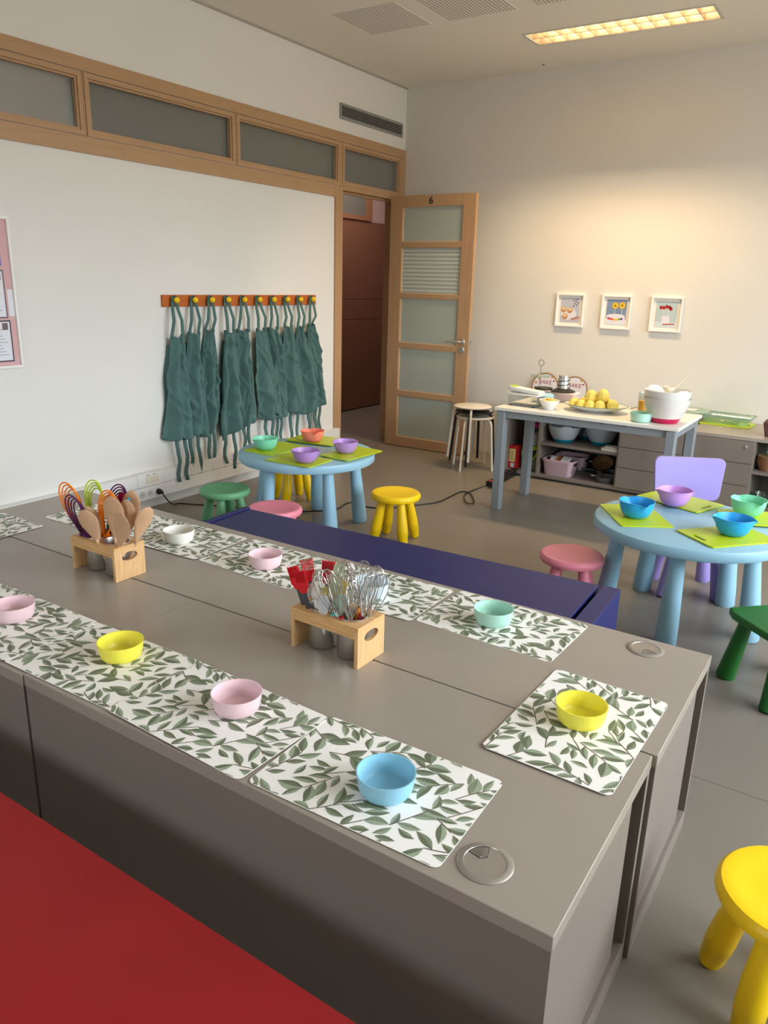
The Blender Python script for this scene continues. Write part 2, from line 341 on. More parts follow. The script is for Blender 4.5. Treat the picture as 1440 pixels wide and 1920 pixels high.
for i in range(10):
    rn = random.Random(40+i); py = PY[i]; (tl, tr_, zt), (bl, br, zb), x0 = AT[i], AB[i], AX[i]+.02
    root = thing('apron', 'dark green apron, '+AL[i], 'apron', (0, py, 1.36), group='green aprons on the peg rail')
    ph = rn.uniform(0, 6); k1 = rn.uniform(1.5, 2.4); k2 = rn.uniform(2.8, 4.2); am = rn.uniform(.026, .036); sk = [.0, -.03, .05, .09, .02, -.01, -.04, -.03, .03, -.02][i]
    cr = [(rn.uniform(.1, .9), rn.uniform(.05, .95), rn.uniform(-1.2, 1.2), rn.uniform(.03, .07)) for _ in range(20)]
    def cloth(u, v, back=0):
        s_ = v**1.15; e = .5*(1-math.cos(PI*min(1, v*1.25))) if i not in (0, 3) else s_
        e = .35*s_+.65*e; tp = (.13 if i not in (3,) else .05)*(1-v)**3*(tr_-tl)
        yl = tl+(bl-tl)*e+tp; yr = tr_+(br-tr_)*e-tp
        y = yl+(yr-yl)*u + .010*math.sin(7*v+ph)*(v) + .006*math.sin(13*v+2*ph+3*u)
        z = zt+(zb-zt)*v + (.012*math.sin(2*PI*u*k1+ph)+sk*(u-.5)*2)*v**2 - .02*math.exp(-((u-.45)/.25)**2)*(1-v)**6
        fo = am*math.sin(2*PI*k1*u+ph+1.2*v)*(.35+.65*v) + .008*math.sin(2*PI*k2*u+ph*2-1.5*v)*(.5+.5*v)
        for (cu_, cv_, sl, ww) in cr:
            d = (u-cu_)*.6*math.cos(sl)+(v-cv_)*math.sin(sl)
            ln = -(u-cu_)*.6*math.sin(sl)+(v-cv_)*math.cos(sl)
            fo += .014*math.exp(-(d/ww*2.2)**2)*math.exp(-(ln/.22)**2)
        x = max(.010, x0-.045+.075*math.sin(PI*min(1, max(0, u)))**.8*(.35+.65*v)+fo)
        return (x, y-py, z-1.36)
    MB().grid(lambda u, v: cloth(u, v), 40, 56).build('apron_body', m_apron, root, solid=.0025, ang=180)
    # second layer of the gathered skirt behind
    q = rn.uniform(-.02, .03)
    MB().grid(lambda u, v: (max(.006, cloth(1-u, .12+v*.86)[0]-.032), cloth(u*.9+.05, .12+v*.86)[1]+q, cloth(u, .12+v*.86)[2]+.012), 24, 30).build('back_panel', m_apron, root, solid=.002, ang=180)
    sb = MB()
    for (ye, off) in ((tl-py+.012, -.010), (tr_-py-.012, .010)):
        ribbon(sb, [(cloth(.1 if off < 0 else .9, .03)[0]+.003, cloth(.1 if off < 0 else .9, .03)[1], zt-1.36-.028), (cloth(.1 if off < 0 else .9, 0)[0]+.003, cloth(.1 if off < 0 else .9, 0)[1], zt-1.36+.002), (x0*.7+.008, ye*.66+off*.2, -.13), (.05, ye*.38+off*.5, -.06), (.042, ye*.10+off, 0), (.040, off*1.1, .024)], .023, (.25, .95, 0))
    ribbon(sb, [(.040, -.014, .018), (.040, -.006, .029), (.040, .006, .029), (.040, .014, .018)], .014, (1, 0, 0))
    sb.build('neck_strap', m_apron, root, solid=.002, ang=180)
    if i in (0, 1, 2, 4, 6, 8):
        MB().lathe([(.0035, 0), (.0035, .002)], 10, mx=Matrix.Translation((x0+.008, (tl if i % 2 == 0 else tr_)*.6+py*.4-py, -.12)) @ Matrix.Rotation(PI/2, 4, 'Y')).build('snap_button', m_steel, root)
    for s_ in ((.32, .62) if i != 3 else (.15, .55)):
        yb = (bl+(br-bl)*s_)-py; zl = rn.uniform(.11, .2) if i < 4 else rn.uniform(.12, .30)
        tb = MB(); n = 12; p2 = rn.uniform(0, 6)
        ribbon(tb, [(x0-.02+.006*math.sin(k*.8+p2)+.004, yb+.007*math.sin(k*.75+p2)*k/n+rn.uniform(-.002, .002)+.010*k/n, (zb+.04)+(zl-zb-.04)*k/n-1.36) for k in range(n+1)], .026, (.4, .9, 0))
        tb.build('apron_tie', m_apron, root, solid=.002, ang=180)

# poster in white frame, left wall
po = thing('notice_board', 'white framed pink notice board with recipe sheets at the left edge of the wall', 'notice board', (0, -4.4, 1.4))
MB().box(0, -.44, -.38, .010, .45, .378).build('backing', mat('pink card', (214, 172, 172), .7), po)
g = MB(); ring(g, -.455, .462, -.395, .392, .015, 0, .022); g.build('frame', m_frame, po, bev=.002)
g = MB()
for (a, b, c, d, mi) in ((.10, .40, .14, .36, 1), (.11, .405, -.13, .12, 2), (.12, .415, -.36, -.14, 3), (-.28, .06, -.34, .0, 2), (-.28, .06, .03, .34, 1)):
    g.box(.010, a, c, .0108, b, d, mi); g.box(.0108, a+.008, c+.008, .0112, b-.008, d-.008, 0)
    for k in range(9):
        zz = d-.05-k*(d-c-.07)/9; g.box(.0112, a+.02, zz, .0114, b-.03-.012*((k*7) % 4), zz+.003, 4)
    g.box(.0112, b-.05, d-.05, .0114, b-.018, d-.014, 2)
g.box(.010, .415, -.12, .0106, .445, .02, 0)
g.build('recipe_sheets', [mat('paper', (226, 228, 234), .7), mat('violet border', (128, 120, 190), .7), mat('mauve border', (120, 104, 108), .7), mat('charcoal border', (80, 76, 84), .7), mat('print grey', (150, 140, 146), .8)], po)

# air vent
av = thing('air_vent', 'grey slatted air vent high on the left wall near the corner', 'air vent', (0, -.535, 2.811))
g = MB(); ring(g, -.47, .47, -.058, .058, .018, 0, .012); g.build('frame', mat('vent grey', (150, 150, 146), .45), av, bev=.002)
MB().box(0, -.455, -.043, .002, .455, .043).build('backing', m_dark, av)
g = MB()
for k in range(5): g.box(.003, -.452, -.036+k*.0165, .010, .452, -.029+k*.0165)
for k in range(60): g.box(.002, -.45+k*.0153, -.042, .006, -.446+k*.0153, .042)
g.build('slats', mat('vent slat', (112, 112, 108), .5), av)

# perforated ceiling panels
for k, (x, y, lb) in enumerate(((.59, -1.905, 'left, nearest the left wall'), (1.205, -1.905, 'middle one'), (1.82, -1.905, 'right, cut by the top of the view'))):
    g = MB(); n = 20
    mb0 = MB().box(0, 0, -.001, .487, .487, 0)
    for i in range(n):
        for j in range(n):
            cx, cy = .018+i*.0237, .018+j*.0237
            g.prism([(cx+.0062*math.cos(a*PI/3), cy+.0062*math.sin(a*PI/3)) for a in range(6)], -.0016, -.001)
    root = thing('ceiling_panel', 'square perforated acoustic ceiling panel, '+lb, 'ceiling panel', (x, y, H), group='perforated ceiling panels')
    mb0.build('panel', m_ceil, root); g.build('perforation', mat('perforation dark', (96, 92, 86), .9), root)
tag(MB().lathe([(.008, -.003), (.010, 0)], 12).build('ceiling_sensor', m_black, loc=(1.357, -.173, H)), 'tiny black sensor dot on the ceiling near the back wall', 'sensor')

# recessed louvre lamp
LX0, LX1, LY0, LY1 = LH[0]
lp = thing('ceiling_lamp', 'long recessed ceiling lamp with warm glowing louvres', 'ceiling lamp', ((LX0+LX1)/2, (LY0+LY1)/2, H))
hx, hy = (LX1-LX0)/2, (LY1-LY0)/2
g = MB(); g.box(-hx-.02, -hy-.02, -.004, hx+.02, -hy, 0).box(-hx-.02, hy, -.004, hx+.02, hy+.02, 0).box(-hx-.02, -hy, -.004, -hx, hy, 0).box(hx, -hy, -.004, hx+.02, hy, 0)
g.build('frame', mat('lamp frame', (206, 203, 196), .5), lp)
m_refl = mat('lamp reflector', (88, 78, 64), .35, metal=.3)
g = MB(); g.box(-hx, -hy, 0, hx, -hy+.003, .10).box(-hx, hy-.003, 0, hx, hy, .10).box(-hx, -hy, 0, -hx+.003, hy, .10).box(hx-.003, -hy, 0, hx, hy, .10).box(-hx, -hy, .097, hx, hy, .10)
g.build('housing', m_refl, lp)
g = MB(); g.box(-hx, -.004, .002, hx, .004, .097)
for k in range(1, 12):
    x = -hx+2*hx*k/12; g.box(x-.0015, -hy+.003, .002, x+.0015, hy-.003, .05)
g.build('louvre', m_refl, lp)
for s_ in (-1, 1):
    a = area('lamp_tube_light', (0, s_*.064, .088), (0, 0, 0), 1.16, .03, WARM, (1, .72, .42)); a.parent = lp

# three framed pictures
PX = [(1.697, 'left', 0), (2.090, 'middle', 1), (2.488, 'right', 2)]
for (x, lb, kind) in PX:
    ds = {0: 'muffins on a plate', 1: 'yellow flower cake pops', 2: 'red cake pops in a white pot'}[kind]
    f = thing('framed_picture', 'white framed picture of %s, %s one on back wall' % (ds, lb), 'picture', (x, 0, 1.322), group='framed food pictures')
    g = MB(); W, Hh = .122, .135
    g.box(-W, -.022, -Hh, W, 0, -Hh+.014).box(-W, -.022, Hh-.014, W, 0, Hh).box(-W, -.022, -Hh+.014, -W+.014, 0, Hh-.014).box(W-.014, -.022, -Hh+.014, W, 0, Hh-.014)
    g.build('frame', m_frame, f, bev=.0015)
    MB().box(-W+.012, -.006, -Hh+.012, W-.012, -.003, Hh-.012).build('mount', mat('picture mount', (232, 226, 216), .8), f)
    bgc = [(188, 190, 202), (124, 142, 170), (182, 198, 198)][kind]
    g = MB(); g.box(-.082, -.0075, -.098, .082, -.006, .098, 0)
    mats = [mat('print background %d' % kind, bgc, .6)]
    def col(n, c): mats.append(mat(n, c, .6)); return len(mats)-1
    def disc(x_, z_, r, m_, d=.0003, sy=1): g.prism([(x_+r*math.cos(a*PI/9), -(z_+sy*r*math.sin(a*PI/9))) for a in range(18)], .0075, .0075+d, m_, mx=Matrix.Rotation(PI/2, 4, 'X') @ Matrix.Scale(-1, 4, (0, 1, 0)))
    if kind == 0:
        pl = col('print white', (222, 222, 230)); mu = col('print muffin', (196, 140, 92)); mt = col('print muffin top', (226, 196, 150)); hn = col('print hand', (206, 150, 128)); lv = col('print twig', (92, 76, 96))
        disc(-.01, -.03, .068, pl, .0002, .7)
        for (a, b) in ((-.055, .005), (.0, .0), (-.04, -.05)): disc(a, b, .025, mu, .0004); disc(a, b+.008, .019, mt, .0006, .7)
        for k in range(6): disc(.02+k*.012, -.075+k*.004, .010, hn, .0005)
        for k in range(7): disc(.03+(k*13 % 5)*.009, .035+k*.009, .006, lv, .0004)
    if kind == 1:
        pl = col('print white', (222, 222, 230)); ye = col('print yellow', (232, 190, 40)); br = col('print brown', (90, 64, 30)); cc = [col('dot%d' % j, c) for j, c in enumerate([(200, 40, 60), (200, 40, 60), (226, 110, 60), (236, 190, 60), (236, 200, 80), (90, 160, 80), (120, 60, 120)])]
        g.box(-.082, -.0078, -.098, .082, -.0075, -.055, pl)
        for k in range(12): g.box(-.075, -.0080, -.08+k*.004, .075, -.0078, -.076+k*.004, pl)
        disc(0, -.03, .075, pl, .0007, .22)
        for (a, b) in ((-.012, .052), (.045, .055)):
            g.box(a-.0015, -.0084, -.025, a+.0015, -.008, b, pl)
            for q in range(10): disc(a+.018*math.cos(q*.628), b+.018*math.sin(q*.628), .008, ye, .001)
            disc(a, b, .017, ye, .0012); disc(a, b, .007, br, .0014)
        for k in range(7): disc(-.058+k*.018, -.060+.003*abs(k-3), .009, cc[k], .0011)
    if kind == 2:
        pl = col('print white', (222, 222, 230)); rd = col('print red', (176, 36, 40)); dk = col('print dark', (70, 30, 40))
        g.box(-.082, -.0077, -.098, .082, -.0075, -.06, col('print table', (205, 214, 214)))
        g.box(-.030, -.0084, -.070, .028, -.0078, -.012, pl)
        for (a, b) in ((-.045, .050), (-.022, .050), (.0, .058), (.022, .052), (.032, .042)):
            g.box(a*.55-.001, -.0082, -.012, a*.55+.001, -.0078, .045, pl); disc(a, b, .013, rd, .0008); disc(a-.004, b+.012, .005, dk, .001)
        for k in range(8): disc(-.012+k*.011, -.078+k*.001, .005, rd, .0009)
    g.build('print', mats, f)

# ================================================================== LARGE ISLAND
IH = .554
def island_unit(label, x0, x1, y0, y1, openend, dz=0):
    z = IH+dz
    r = thing('low_cabinet', label, 'cabinet', (x0, y0, 0), group='taupe cabinets forming the island')
    W, D = x1-x0, y1-y0
    MB().box(0, 0, z-.032, W, D, z).build('countertop', [m_taupe], r, bev=.0018)
    g = MB(); t = .019; i_ = .0012
    g.box(i_, i_, 0, W-i_, i_+t, z-.032).box(i_, D-i_-t, 0, W-i_, D-i_, z-.032)
    g.box(i_, i_+t, .0, W-i_, D-i_-t, .06); g.box(i_, i_+t, .06, i_+t, D-i_-t, z-.032)
    g.box(W-.16, i_+t, .06, W-.15, D-i_-t, z-.032)
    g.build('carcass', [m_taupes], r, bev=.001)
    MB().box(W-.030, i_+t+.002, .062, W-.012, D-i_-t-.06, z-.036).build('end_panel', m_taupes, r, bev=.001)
    return r
island_unit('taupe low cabinet at the near right of the island, cable grommet at its corner', 2.3695, 3.760, -5.483, -4.907, 1)
island_unit('taupe low cabinet at the near left of the island, cut by the view edge', 1.02, 2.368, -5.487, -4.907, 0, -.0012)
island_unit('taupe low cabinet at the far right of the island, by the navy table end', 2.4025, 3.770, -4.903, -4.336, 1, .0012)
island_unit('taupe low cabinet at the far left of the island, below the white bowl', 1.02, 2.401, -4.903, -4.336, 0, .0005)
def grommet(x, y, z, a, lb):
    r = thing('cable_grommet', lb, 'cable grommet', (x, y, z), a, 'cable grommets in the island top')
    MB().lathe([(.047, 0), (.050, .001), (.047, .0035), (.0385, .004), (.0375, .0025)], 40).build('ring', m_alu, r)
    MB().lathe([(.0385, .0), (.0385, .0028), (0, .0028)], 40).build('lid', m_alu, r)
    g = MB()
    for k in range(10):
        q = math.radians(-28+56*k/9); g.tube([(.013*math.cos(q), .013*math.sin(q), .0032), (.035*math.cos(q), .035*math.sin(q), .0032)], .0008, 5)
    g.tube([(.012*math.cos(math.radians(q)), .012*math.sin(math.radians(q)), .003) for q in (-34, 34)]+[(.037*math.cos(math.radians(q)), .037*math.sin(math.radians(q)), .003) for q in range(34, -35, -8)], .0006, 5, closed=True, m=1)
    g.build('cable_flap', [m_alu, m_dark], r)
grommet(3.604, -5.402, IH, math.radians(135), 'round aluminium cable grommet at the near corner of the island top')
grommet(3.610, -4.408, IH+.0012, math.radians(-60), 'round aluminium cable grommet at the far right corner of the island top')

# placemats with a leaf print built into the mesh
def leaf_mesh():
    rn = random.Random(7); W, D = .43, .287
    g = MB(); g.prism(rrect(W, D, .016), 0, .0009, 0)
    def clip(poly):
        for ax, s_, lim in ((0, 1, W/2-.0012), (0, -1, W/2-.0012), (1, 1, D/2-.0012), (1, -1, D/2-.0012)):
            out = []
            for i in range(len(poly)):
                a, b = poly[i-1], poly[i]; ia = s_*a[ax] <= lim; ib = s_*b[ax] <= lim
                if ia != ib:
                    t = (s_*lim-a[ax])/(b[ax]-a[ax]); out.append((a[0]+(b[0]-a[0])*t, a[1]+(b[1]-a[1])*t))
                if ib: out.append(b)
            poly = out
            if len(poly) < 3: return None
        return poly
    def addp(poly, m, z):
        c = clip(poly)
        if c and not any(abs(x) > W/2-.006 and abs(y) > D/2-.006 for x, y in c): g.add([(x, y, z) for x, y in c], [tuple(range(len(c)))], m)
    pts = []
    def try_leaf(x, y, a, L, w_):
        d = (math.cos(a), math.sin(a)); n = (-d[1], d[0])
        if not (abs(x) < W/2+.02 and abs(y) < D/2+.02): return False
        sm = [(x+d[0]*L*t, y+d[1]*L*t) for t in (.22, .42, .62, .85)]
        for p in sm:
            for q in pts:
                if (p[0]-q[0])**2+(p[1]-q[1])**2 < .0118**2: return False
        pts.extend(sm)
        prof = [(0, 0), (.12, .35), (.3, .85), (.48, 1), (.68, .8), (.86, .38), (1, 0)]
        bend = rn.uniform(-.12, .12)*L
        def P(t, s_): 
            b = bend*4*t*(1-t); return (x+d[0]*L*t+n[0]*(s_*w_/2+b), y+d[1]*L*t+n[1]*(s_*w_/2+b))
        k = rn.randrange(3)
        hi = [P(t, v) for t, v in prof]; mid = [P(t, 0) for t, v in prof]; lo = [P(t, -v) for t, v in prof]
        for i in range(6):
            addp([mid[i], mid[i+1], hi[i+1], hi[i]], 1+k, .00115); addp([lo[i], lo[i+1], mid[i+1], mid[i]], 1+(k+1) % 3, .00115)
        for i in range(5):
            a_, b_ = mid[i], mid[i+1]; addp([(a_[0]-n[0]*.0003, a_[1]-n[1]*.0003), (b_[0]-n[0]*.0003, b_[1]-n[1]*.0003), (b_[0]+n[0]*.0003, b_[1]+n[1]*.0003), (a_[0]+n[0]*.0003, a_[1]+n[1]*.0003)], 4, .0013)
        return True
    seeds = [(-.21+.072*i+rn.uniform(-.01, .01), -.145+.058*j+rn.uniform(-.01, .01)) for i in range(7) for j in range(6)]
    rn.shuffle(seeds)
    for (x, y) in seeds+[(rn.uniform(-.22, .22), rn.uniform(-.15, .15)) for _ in range(420)]:
        a = math.radians(rn.choice([35, 50, 62, 205, 228, -20])+rn.uniform(-16, 16)); cv = rn.uniform(-.08, .08)
        st = [(x, y)]; ok = 0; s_ = 1; lv = []
        if not try_leaf(x+.002, y, a+rn.choice([-.6, .6]), .040, .015): continue
        for k in range(rn.randint(3, 7)):
            x += math.cos(a)*.0155; y += math.sin(a)*.0155; a += cv; st.append((x, y)); s_ = -s_
            L = rn.uniform(.045, .060); asp = rn.choice([.33, .36, .48])
            if try_leaf(x, y, a+s_*rn.uniform(.6, .95), L, L*asp): ok = k+1
            elif k > 1 and ok < k-1: break
        x += math.cos(a)*.006; y += math.sin(a)*.006
        if try_leaf(x, y, a, .042, .015): ok = len(st)
        for k in range(min(ok, len(st)-1)):
            (ax, ay), (bx, by) = st[k], st[k+1]; dx, dy = bx-ax, by-ay; l = math.hypot(dx, dy); nx, ny = -dy/l*.0012, dx/l*.0012
            addp([(ax-nx, ay-ny), (bx-nx, by-ny), (bx+nx, by+ny), (ax+nx, ay+ny)], 4, .0012)
    return g
mat_mats = [mat('placemat white', (252, 250, 245), .42), mat('leaf sage', (132, 144, 118), .5), mat('leaf pale green', (158, 172, 148), .5), mat('leaf olive grey', (108, 118, 94), .5), mat('leaf stem brown', (112, 98, 86), .5)]
LM = leaf_mesh()
MATS = [(3.326, -5.327, 0, 'under the light blue bowl at the near right of the island'), (2.892, -5.335, 0, 'under the pink bowl in the middle of the near row'), (2.478, -5.328, PI, 'under the near yellow bowl'),
        (2.060, -5.332, 0, 'under the pink bowl at the left edge of the view'), (1.636, -5.332, PI, 'at the far left end of the near row'), (3.590, -4.885, PI/2, 'lying crosswise alone under the yellow bowl at the island end'),
        (3.212, -4.494, PI, 'under the mint green bowl at the far right of the island'), (2.772, -4.510, 0, 'under the pale blue bowl behind the wire whisks'), (2.334, -4.525, PI, 'under the pink bowl of the far row'),
        (1.890, -4.535, 0, 'under the white bowl of the far row'), (1.470, -4.545, PI, 'at the far left end behind the wooden spoons'), (1.225, -4.975, PI/2, 'lying crosswise at the left end of the island')]
pm = None
for i, (x, y, a, lb) in enumerate(MATS):
    lbl = 'white leaf print placemat '+lb
    if pm is None: pm = LM.build('placemat', mat_mats, ang=30); o = pm
    else: o = pm.copy(); COL.objects.link(o)
    tag(o, lbl, 'placemat', 'leaf print placemats on the island')
    o.location = (x, y, IH+.0015+(.0018 if i % 2 else 0)); o.rotation_euler = (0, 0, a+math.radians([1.5, -2, 1, 0, 0, -1, -1.5, 1, -2, 2, 1, 0][i]))
def bowl_small(x, y, z, c, nm, lb, cat='bowl', R=.059, h=.047, group='small round bowls on the island'):
    q = R/.059; pf = [(.0, 0), (.040*q, 0), (.047*q, .002), (.0515*q, .008), (.0555*q, h*.5), (R, h), (R-.0022, h), (.0535*q, h*.5), (.0495*q, .010), (.046*q, .006), (.038*q, .0035), (0, .0035)]
    g = MB().lathe(pf, 48); o = g.build('small_bowl', plastic(nm, c, .3), loc=(x, y, z)); tag(o, lb, cat, group); return o
BZ = IH+.0035
bowl_small(3.359, -5.344, BZ, (150, 208, 232), 'bowl light blue', 'small light blue bowl at the near right of the island')
bowl_small(2.916, -5.296, BZ, (238, 206, 212), 'bowl pink', 'small pale pink bowl in the middle of the near row of placemats')
bowl_small(2.494, -5.285, BZ, (246, 236, 84), 'bowl yellow', 'small yellow bowl on the near row of placemats')
bowl_small(2.058, -5.312, BZ, (238, 206, 212), 'bowl pink', 'small pale pink bowl cut by the left edge of the view')
bowl_small(3.586, -4.875, BZ, (246, 236, 84), 'bowl yellow', 'small yellow bowl on the crosswise placemat at the island end')
bowl_small(3.190, -4.508, BZ, (176, 222, 204), 'bowl mint', 'small mint green bowl at the far right of the island')
bowl_small(2.349, -4.565, BZ, (238, 206, 212), 'bowl pink', 'small pale pink bowl in the far row behind the utensil boxes')
bowl_small(1.918, -4.566, BZ, (238, 236, 226), 'bowl white', 'small white bowl beside the box of wooden spoons')
bowl_small(2.785, -4.552, BZ, (206, 224, 234), 'bowl pale blue', 'small pale blue bowl seen through the wire whisks')

# bamboo utensil boxes with two steel cups
def utensil_box(cx, cy, a, lb):
    r = thing('utensil_holder', lb, 'utensil holder', (cx, cy, IH), a, 'bamboo utensil holders on the island')
    W, D, Z, t = .112, .060, .115, .011
    top = MB(); holes = []
    n = 32
    for cxh in (-.049, .049):   # top board halves with round holes
        x0, x1 = (-W, 0) if cxh < 0 else (0, W)
        ringp = [(cxh+.0435*math.cos(2*PI*k/n), .0435*math.sin(2*PI*k/n)) for k in range(n)]
        out = []
        for k in range(n):
            c_, s_ = math.cos(2*PI*k/n), math.sin(2*PI*k/n)
            tx = ((x1-cxh) if c_ > 0 else (x0-cxh))/c_ if abs(c_) > 1e-6 else 1e9; ty = (D if s_ > 0 else -D)/s_ if abs(s_) > 1e-6 else 1e9
            tt = min(tx, ty); out.append((cxh+c_*tt, s_*tt))
        # snap nearest to corners
        for qx in (x0, x1):
            for qy in (-D, D):
                j = min(range(n), key=lambda k: (out[k][0]-qx)**2+(out[k][1]-qy)**2); out[j] = (qx, qy)
        for zz, rev in ((Z, 0), (Z-t, 1)):
            vs = [(x, y, zz) for x, y in out]+[(x, y, zz) for x, y in ringp]
            top.add(vs, [(k, (k+1) % n, n+(k+1) % n, n+k) for k in range(n)])
        vs = [(x, y, Z) for x, y in ringp]+[(x, y, Z-t) for x, y in ringp]; top.add(vs, [(k, (k+1) % n, n+(k+1) % n, n+k) for k in range(n)])
    top.add([(-W, -D, Z), (W, -D, Z), (W, -D, Z-t), (-W, -D, Z-t)], [(0, 1, 2, 3)]); top.add([(-W, D, Z), (W, D, Z), (W, D, Z-t), (-W, D, Z-t)], [(0, 1, 2, 3)])
    for x in (-W, W): top.add([(x, -D, Z), (x, D, Z), (x, D, Z-t), (x, -D, Z-t)], [(0, 1, 2, 3)])
    top.build('top_board', m_bambooh, r)
    MB().box(-W+t, -D+.001, Z-.034, W-t, -D+.009, Z-t).build('front_rail', m_bambooh, r, bev=.0008)
    MB().box(-W+t, D-.009, Z-.034, W-t, D-.001, Z-t).build('back_rail', m_bambooh, r, bev=.0008)
    hs = [(.031*math.cos(2*PI*k/24)*(1), .015*math.sin(2*PI*k/24)-.001) for k in range(24)]
    for s_ in (-1, 1):
        sd = MB(); hz = Z-t; ox = s_*W-(t if s_ > 0 else 0)
        # side board with an oval hand hole
        o2 = []
        for k in range(24):
            c_, q_ = math.cos(2*PI*k/24), math.sin(2*PI*k/24); tx = D/abs(c_) if abs(c_) > 1e-6 else 1e9
            ty = ((hz-.078) if q_ > 0 else (.078))/abs(q_) if abs(q_) > 1e-6 else 1e9; tt = min(tx, ty); o2.append([c_*tt, .078+q_*tt])
        for qy in (-D, D):
            for qz in (0, hz):
                j = min(range(24), key=lambda k: (o2[k][0]-qy)**2+(o2[k][1]-qz)**2); o2[j] = [qy, qz]
        for xx in (ox, ox+t):
            vs = [(xx, y, z) for y, z in o2]+[(xx, y, .078+z) for y, z in hs]; sd.add(vs, [(k, (k+1) % 24, 24+(k+1) % 24, 24+k) for k in range(24)])
        vs = [(ox, y, .078+z) for y, z in hs]+[(ox+t, y, .078+z) for y, z in hs]; sd.add(vs, [(k, (k+1) % 24, 24+(k+1) % 24, 24+k) for k in range(24)])
        vs = [(ox, y, z) for y, z in o2]+[(ox+t, y, z) for y, z in o2]; sd.add(vs, [(k, (k+1) % 24, 24+(k+1) % 24, 24+k) for k in range(24)])
        sd.build('side_board', m_bamboo, r)
    for s_ in (-1, 1):
        pf = [(0, .004), (.038, .004), (.041, .008), (.041, Z+.001), (.0465, Z+.001), (.0465, Z+.003), (.040, Z+.003), (.039, Z), (.039, .010), (0, .010)]
        MB().lathe(pf, 40, o=(s_*.049, 0, 0)).build('steel_cup', m_steel, r)
    return r
U1 = (1.952, -4.905, math.radians(0)); U2 = (2.918, -4.912, math.radians(-1))
utensil_box(*U1, 'bamboo holder with wooden spoons and coloured whisks on the left of the island')
utensil_box(*U2, 'bamboo holder with wire whisks and red brushes in the middle of the island')
def leanrot(tx, ty, spin=0): return (tx, ty, spin)
def place(o, x, y, z, dirx, diry, spin):
    d = Vector((dirx, diry, 1)).normalized(); q = Vector((0, 0, 1)).rotation_difference(d); q2 = q.to_matrix() @ Matrix.Rotation(spin, 3, 'Z')
    o.location = (x, y, z); o.rotation_euler = q2.to_euler()
def drop(L, R, n=22):
    # closed-looking loop from bottom to bottom, teardrop; returns list of (x,z)
    out = []
    for j in range(n+1):
        s_ = j/n; a = -PI*.5+(s_)*2*PI*.5*2  # full sweep
        t = s_*2*PI
        x = R*math.sin(t)*math.sin(t/2)**1.2; z = L*(1-math.cos(t))/2
        out.append((-x, z))
    return out
def loops(mb, L, R, z0, planes, wr, n=22, m=0, flat=1):
    for a in planes:
        mb.tube([(x*math.cos(a), x*math.sin(a), z0+z) for x, z in drop(L, R, n)], wr, 5, m, caps=False)
WC = [((206, 28, 44), 'whisk red'), ((104, 20, 44), 'whisk maroon'), ((92, 186, 186), 'whisk teal'), ((226, 140, 50), 'whisk orange')]
ux, uy = U2[0]+.049, U2[1]
wl = [(-.026, -.012, 2, 'teal', 'at the left rim of the cup'), (-.012, .004, 2, 'teal', 'just behind the left ones'), (-.006, -.026, 0, 'red', 'at the front of the cup'), (.004, -.012, 0, 'red', 'in the centre'), (.014, -.024, 1, 'maroon', 'at the front right'), (.026, -.006, 1, 'maroon', 'at the right rim'), (.028, .014, 1, 'maroon', 'at the back right'), (.012, .012, 0, 'red', 'right of the centre'), (-.002, .022, 3, 'orange', 'at the back'), (.010, .030, 0, 'red', 'at the very back'), (-.022, .018, 3, 'orange', 'at the back left'), (-.028, -.022, 2, 'teal', 'at the front left')]
for k, (a, b, ci, cn, ps) in enumerate(wl):
    r = thing('balloon_whisk', 'small wire whisk with %s handle, %s among the whisks' % (cn, ps), 'whisk', group='small wire whisks in the steel cup')
    MB().lathe([(0, 0), (.0065, .002), (.008, .02), (.008, .094), (.0065, .100), (0, .100)], 14).build('handle', plastic(WC[ci][1], WC[ci][0], .3), r)
    g = MB(); loops(g, .135, .033, .095, [0, PI/4, PI/2, 3*PI/4], .0009); g.build('wire_loops', m_wire, r)
    place(r, ux+a*.62, uy+b*.62, IH+.014+.005*(k % 3), a*9, b*9, k*.4)
# brushes and spatulas in the left cup of the middle holder
ux -= .098
def brush(lb, x, y, dx, dy, spin, w_=.030, wide=False):
    r = thing('pastry_brush', lb, 'pastry brush', group='red silicone brushes')
    MB().box(-.006, -.0035, 0, .006, .0035, .165).build('handle', mat('dark grey plastic', (72, 72, 76), .4), r, bev=.002)
    g = MB(); W = w_/2
    g.prism([(-W*.45, .152), (W*.45, .152), (W, .170), (W, .184), (-W, .184), (-W, .170)], -.005, .005, mx=Matrix.Rotation(PI/2, 4, 'X'))
    for q in range(9):
        for p in (-.0035, 0, .0035):
            x_ = -W+.0015+q*(w_-.003)/8; g.tube([(x_, p, .182), (x_*1.02, p, .216-.002*(q % 2))], .0012, 5)
    g.build('bristle_head', plastic('brush red', (214, 24, 36), .35), r); place(r, x, y, IH+.014, dx, dy, spin)
brush('red silicone brush at the front left of the holder, leaning left', ux-.018, uy-.016, -.30, -.08, .5, .030)
brush('red silicone brush in front, leaning slightly left', ux-.003, uy-.022, -.16, -.16, .4, .030)
brush('tall wide red silicone brush standing upright behind', ux-.006, uy+.008, -.06, .20, .2, .038)
brush('red silicone brush at the far left, half hidden by the others', ux-.024, uy+.008, -.36, .20, .6, .034)
